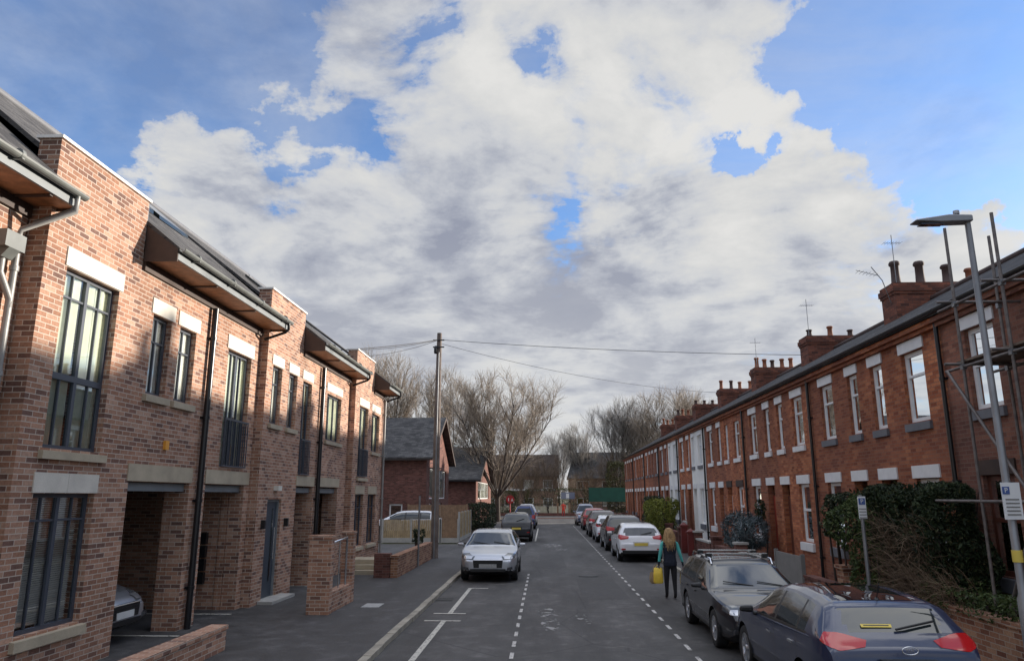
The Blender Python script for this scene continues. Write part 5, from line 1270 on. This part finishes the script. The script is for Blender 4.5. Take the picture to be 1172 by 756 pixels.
k.add(vs,[(i*n+j,i*n+(j+1)%n,(i+1)*n+(j+1)%n,(i+1)*n+j) for i in range(3) for j in range(n)],0,True); k.add(vs[:n],[tuple(range(n))[::-1]]); k.build('bag_body','bag_tan',t); k=MB(); k.tube([(bx-.05,by,.61),(bx+.03,by-.06,.80),(bx+.08,by-.08,.80),(bx+.05,by,.61)],.007,5); k.build('handle','bag_tan',t)
def far_person(loc,label):
    t=empty('person',loc,label,'person'); OFF[t.name]=(0,0,0)
    J=[((0,0,.92),(.16,.11)),((0,0,1.1),(.15,.1)),((0,0,1.36),(.18,.1)),((0,0,1.48),.06),((0,0,1.62),.1),((0,0,1.7),.08),((.1,0,.8),.1),((.12,0,.45),.07),((.13,0,.08),.05),((.13,.12,.04),.04),((-.1,0,.8),.1),((-.12,.1,.45),.07),((-.12,-.05,.08),.05),((-.12,.07,.04),.04),((.23,0,1.38),.07),((.3,.05,1.12),.055),((.3,.15,.88),.045),((-.23,0,1.38),.07),((-.3,.05,1.12),.055),((-.3,.15,.88),.045)]
    E=[(0,1),(1,2),(2,3),(3,4),(4,5),(0,6),(6,7),(7,8),(8,9),(0,10),(10,11),(11,12),(12,13),(2,14),(14,15),(15,16),(2,17),(17,18),(18,19)]
    skin_body(J,E,'body',t,['skin_tone','hivis_red','cloth_black','sign_red'],lambda c:0 if c.z>1.5 else (1 if c.z>.5 else 3),1)
far_person((2.25,94.5,0),'distant person in orange-red clothing by the end railings')
# ------------------------------------------------------------------ sky, sun, camera
SUN_AZ=64.; SUN_EL=10.3      # azimuth from +Y towards +X
wd=bpy.data.worlds.new('World'); S.world=wd; wd.use_nodes=True; nt=wd.node_tree; nt.nodes.clear()
out=nt.nodes.new('ShaderNodeOutputWorld'); bg=nt.nodes.new('ShaderNodeBackground'); sky=nt.nodes.new('ShaderNodeTexSky')
sky.sky_type='NISHITA'; sky.sun_disc=False; sky.sun_elevation=math.radians(SUN_EL); sky.sun_rotation=math.radians(SUN_AZ); sky.altitude=50; sky.air_density=1.0; sky.dust_density=.6; sky.ozone_density=2.5
STR=.11; ZENITH_FILL=2.9
bg.inputs['Strength'].default_value=STR
tc=nt.nodes.new('ShaderNodeTexCoord'); dirv=tc.outputs['Generated']
nrm=nt.nodes.new('ShaderNodeVectorMath'); nrm.operation='NORMALIZE'; nt.links.new(dirv,nrm.inputs[0]); D=nrm.outputs[0]
sep=nt.nodes.new('ShaderNodeSeparateXYZ'); nt.links.new(D,sep.inputs[0]); z=sep.outputs[2]
zz=mth(nt,'ADD',mth(nt,'MAXIMUM',z,0.0),.16)
cmb=nt.nodes.new('ShaderNodeCombineXYZ'); nt.links.new(mth(nt,'DIVIDE',sep.outputs[0],zz),cmb.inputs[0]); nt.links.new(mth(nt,'DIVIDE',sep.outputs[1],zz),cmb.inputs[1]); P3=cmb.outputs[0]
wn=N(nt,'ShaderNodeTexNoise',Scale=5.5,Detail=7,Roughness=.6); nt.links.new(D,wn.inputs['Vector'])
wv=nt.nodes.new('ShaderNodeVectorMath'); wv.operation='SUBTRACT'; nt.links.new(wn.outputs['Color'],wv.inputs[0]); wv.inputs[1].default_value=(.5,.5,.5)
ws=nt.nodes.new('ShaderNodeVectorMath'); ws.operation='SCALE'; nt.links.new(wv.outputs[0],ws.inputs[0]); ws.inputs['Scale'].default_value=.30
wa=nt.nodes.new('ShaderNodeVectorMath'); wa.operation='ADD'; nt.links.new(D,wa.inputs[0]); nt.links.new(ws.outputs[0],wa.inputs[1])
wz=nt.nodes.new('ShaderNodeVectorMath'); wz.operation='NORMALIZE'; nt.links.new(wa.outputs[0],wz.inputs[0]); DW=wz.outputs[0]
def skyblob(v,sig):
    d=nt.nodes.new('ShaderNodeVectorMath'); d.operation='DOT_PRODUCT'; nt.links.new(DW,d.inputs[0]); d.inputs[1].default_value=v
    # exp((dot-1)/s2)
    return mth(nt,'EXPONENT',mth(nt,'MULTIPLY',mth(nt,'SUBTRACT',d.outputs['Value'],1.0),1.0/(sig*sig/2)))
#CLOUDS
BL=[ # (px,py,sigma_deg,weight)  where the real sky is open (negative) or clouded (positive)
 (40,60,10,-.30),(180,50,9,-.28),(420,70,6,.02),(330,90,5,-.2),(250,170,4,-.12),(530,40,5,-.30),(450,110,4,-.16),(640,30,3,-.14),(680,215,3.5,-.14),(470,150,4,.0),(1110,90,13,-.42),(990,20,4,-.22),(1060,200,7,-.25),(995,270,3,-.10),(960,120,3,-.1),
 (848,199,1.5,-.20),(866,190,1.4,-.22),(884,187,1.3,-.22),(640,235,3.5,-.13),(655,125,2.6,-.16),(830,280,10,.24),(780,55,8,.24),(570,100,5,.22),(340,220,9,.16),(190,250,5,.16),(420,330,10,.17),(640,420,14,.14),(1050,268,4,.36),(1130,285,5,.36),(1110,160,2.2,.22),(1100,215,1.2,.3),(905,140,4,.26),(945,190,3.2,.20),(900,260,3.5,.16),(230,240,5,.14),(740,410,7,.06)]
F_=838.
def pxray(px,py):
    vx,vy=624.,567.; pitch=math.atan((vy-378)/F_); yaw=-math.atan((vx-586)/F_*math.cos(pitch)); cy,sy,cp,sp_=math.cos(yaw),math.sin(yaw),math.cos(pitch),math.sin(pitch)
    R=Vector((cy,-sy,0)); Fw=Vector((sy*cp,cy*cp,sp_)); Up=Vector((-sy*sp_,-cy*sp_,cp)); return (Fw+R*((px-586)/F_)-Up*((py-378)/F_)).normalized(),(R,Fw,Up)
cov=None
for px,py,sg,w in BL:
    v,_=pxray(px,py); b=mth(nt,'MULTIPLY',skyblob(v,math.radians(sg)),w); cov=b if cov is None else mth(nt,'ADD',cov,b)
def nz(vec,scale,detail,rough,dist=0,off=None):
    if off:
        a=nt.nodes.new('ShaderNodeVectorMath'); a.operation='ADD'; nt.links.new(vec,a.inputs[0]); a.inputs[1].default_value=off; vec=a.outputs[0]
    return noisef(nt,scale,detail,rough,vec,dist)
def dens_at(off):
    a=nz(P3,1.9,12,.58,.4,off); b=nz(P3,9,9,.65,.5,off)
    return mth(nt,'ADD',mth(nt,'MULTIPLY',mth(nt,'SUBTRACT',a,.5),1.25),mth(nt,'MULTIPLY',mth(nt,'SUBTRACT',b,.5),.26))
d0=dens_at((3.1,1.7,0)); d1=dens_at((3.1+.10,1.7+.03,0))
dens=mth(nt,'ADD',d0,mth(nt,'ADD',cov,.085))
mask=ramp(nt,dens,[(0.0,.0),(.035,.55),(.08,.9),(.15,1)]); veil=ramp(nt,nz(P3,1.1,8,.62,.5,(9.,4.,0)),[(.38,.06),(.62,.38)]); mask=mth(nt,'MAXIMUM',mask,veil)
rel=mth(nt,'MULTIPLY',mth(nt,'SUBTRACT',d0,d1),.7)
n2=nz(P3,1.35,7,.55,.3,(7.3,2.2,0)); n3=nz(P3,3.6,8,.6,.2,(1.3,5.2,0))
sh=mth(nt,'ADD',mth(nt,'ADD',mth(nt,'MULTIPLY',n2,.6),mth(nt,'MULTIPLY',n3,.4)),rel)
bright=None
for px,py,sg,w in [(840,200,9,.32),(900,350,6,-.10),(700,150,4,-.06),(760,60,8,.15),(580,90,4,.16),(1130,290,6,.15),(640,330,6,-.13),(440,290,9,-.07),(650,260,4,-.10),(740,410,4,-.14),(200,230,7,.12),(620,480,7,.10),(380,210,5,.05),(670,60,1.5,-.1)]:
    v,_=pxray(px,py); b=mth(nt,'MULTIPLY',skyblob(v,math.radians(sg)),w); bright=b if bright is None else mth(nt,'ADD',bright,b)
sh=mth(nt,'ADD',sh,bright)
k_=1/STR
def cc(r,g,b): return (r*k_,g*k_,b*k_)
ccol=ramp(nt,sh,[(.34,(.185,.20,.25)),(.45,(.265,.28,.32)),(.55,(.355,.365,.385)),(.66,(.405,.407,.405)),(.80,(.455,.452,.443))])
# extra brightness added to unseen overhead cloud, lifts the shade in the street
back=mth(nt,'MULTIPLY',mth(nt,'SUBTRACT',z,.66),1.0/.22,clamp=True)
vm=nt.nodes.new('ShaderNodeVectorMath'); vm.operation='SCALE'; nt.links.new(ccol,vm.inputs[0]); nt.links.new(mth(nt,'MULTIPLY',mth(nt,'ADD',mth(nt,'MULTIPLY',back,ZENITH_FILL),1.0),k_),vm.inputs['Scale'])
sm_=nt.nodes.new('ShaderNodeVectorMath'); sm_.operation='MULTIPLY'; nt.links.new(sky.outputs[0],sm_.inputs[0]); sm_.inputs[1].default_value=(1.0,1.2,1.55)
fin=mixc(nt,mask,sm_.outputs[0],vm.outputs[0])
# pale low cloud bank towards the horizon
hz=ramp(nt,z,[(.0,.85),(.14,.55),(.34,0)]); fin=mixc(nt,mth(nt,'MULTIPLY',hz,ramp(nt,n3,[(.3,.55),(.65,1)])),fin,cc(.42,.425,.43))
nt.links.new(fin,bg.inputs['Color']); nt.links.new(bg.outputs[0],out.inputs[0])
sl=bpy.data.lights.new('sun','SUN'); sl.energy=4.6; sl.angle=math.radians(1.0); sl.color=(1,.90,.78); so=bpy.data.objects.new('sun',sl); C.objects.link(so)
az,el=math.radians(SUN_AZ),math.radians(SUN_EL); sd=Vector((math.sin(az)*math.cos(el),math.cos(az)*math.cos(el),math.sin(el))); so.rotation_euler=sd.to_track_quat('Z','Y').to_euler(); so.location=(30,30,30)
cam=bpy.data.cameras.new('camera'); co_=bpy.data.objects.new('camera',cam); C.objects.link(co_); S.camera=co_
_,(R,Fw,Up)=pxray(586,378); mt=Matrix((R,Up,-Fw)).transposed().to_4x4(); mt.translation=Vector((0,0,2.5)); co_.matrix_world=mt
cam.sensor_fit='HORIZONTAL'; cam.sensor_width=36; cam.lens=36*838/1172; cam.clip_end=2000; cam.clip_start=.05
S.view_settings.view_transform='Standard'; S.view_settings.look='None'; S.view_settings.exposure=0.76; S.view_settings.gamma=1
S.render.resolution_x=1024; S.render.resolution_y=660
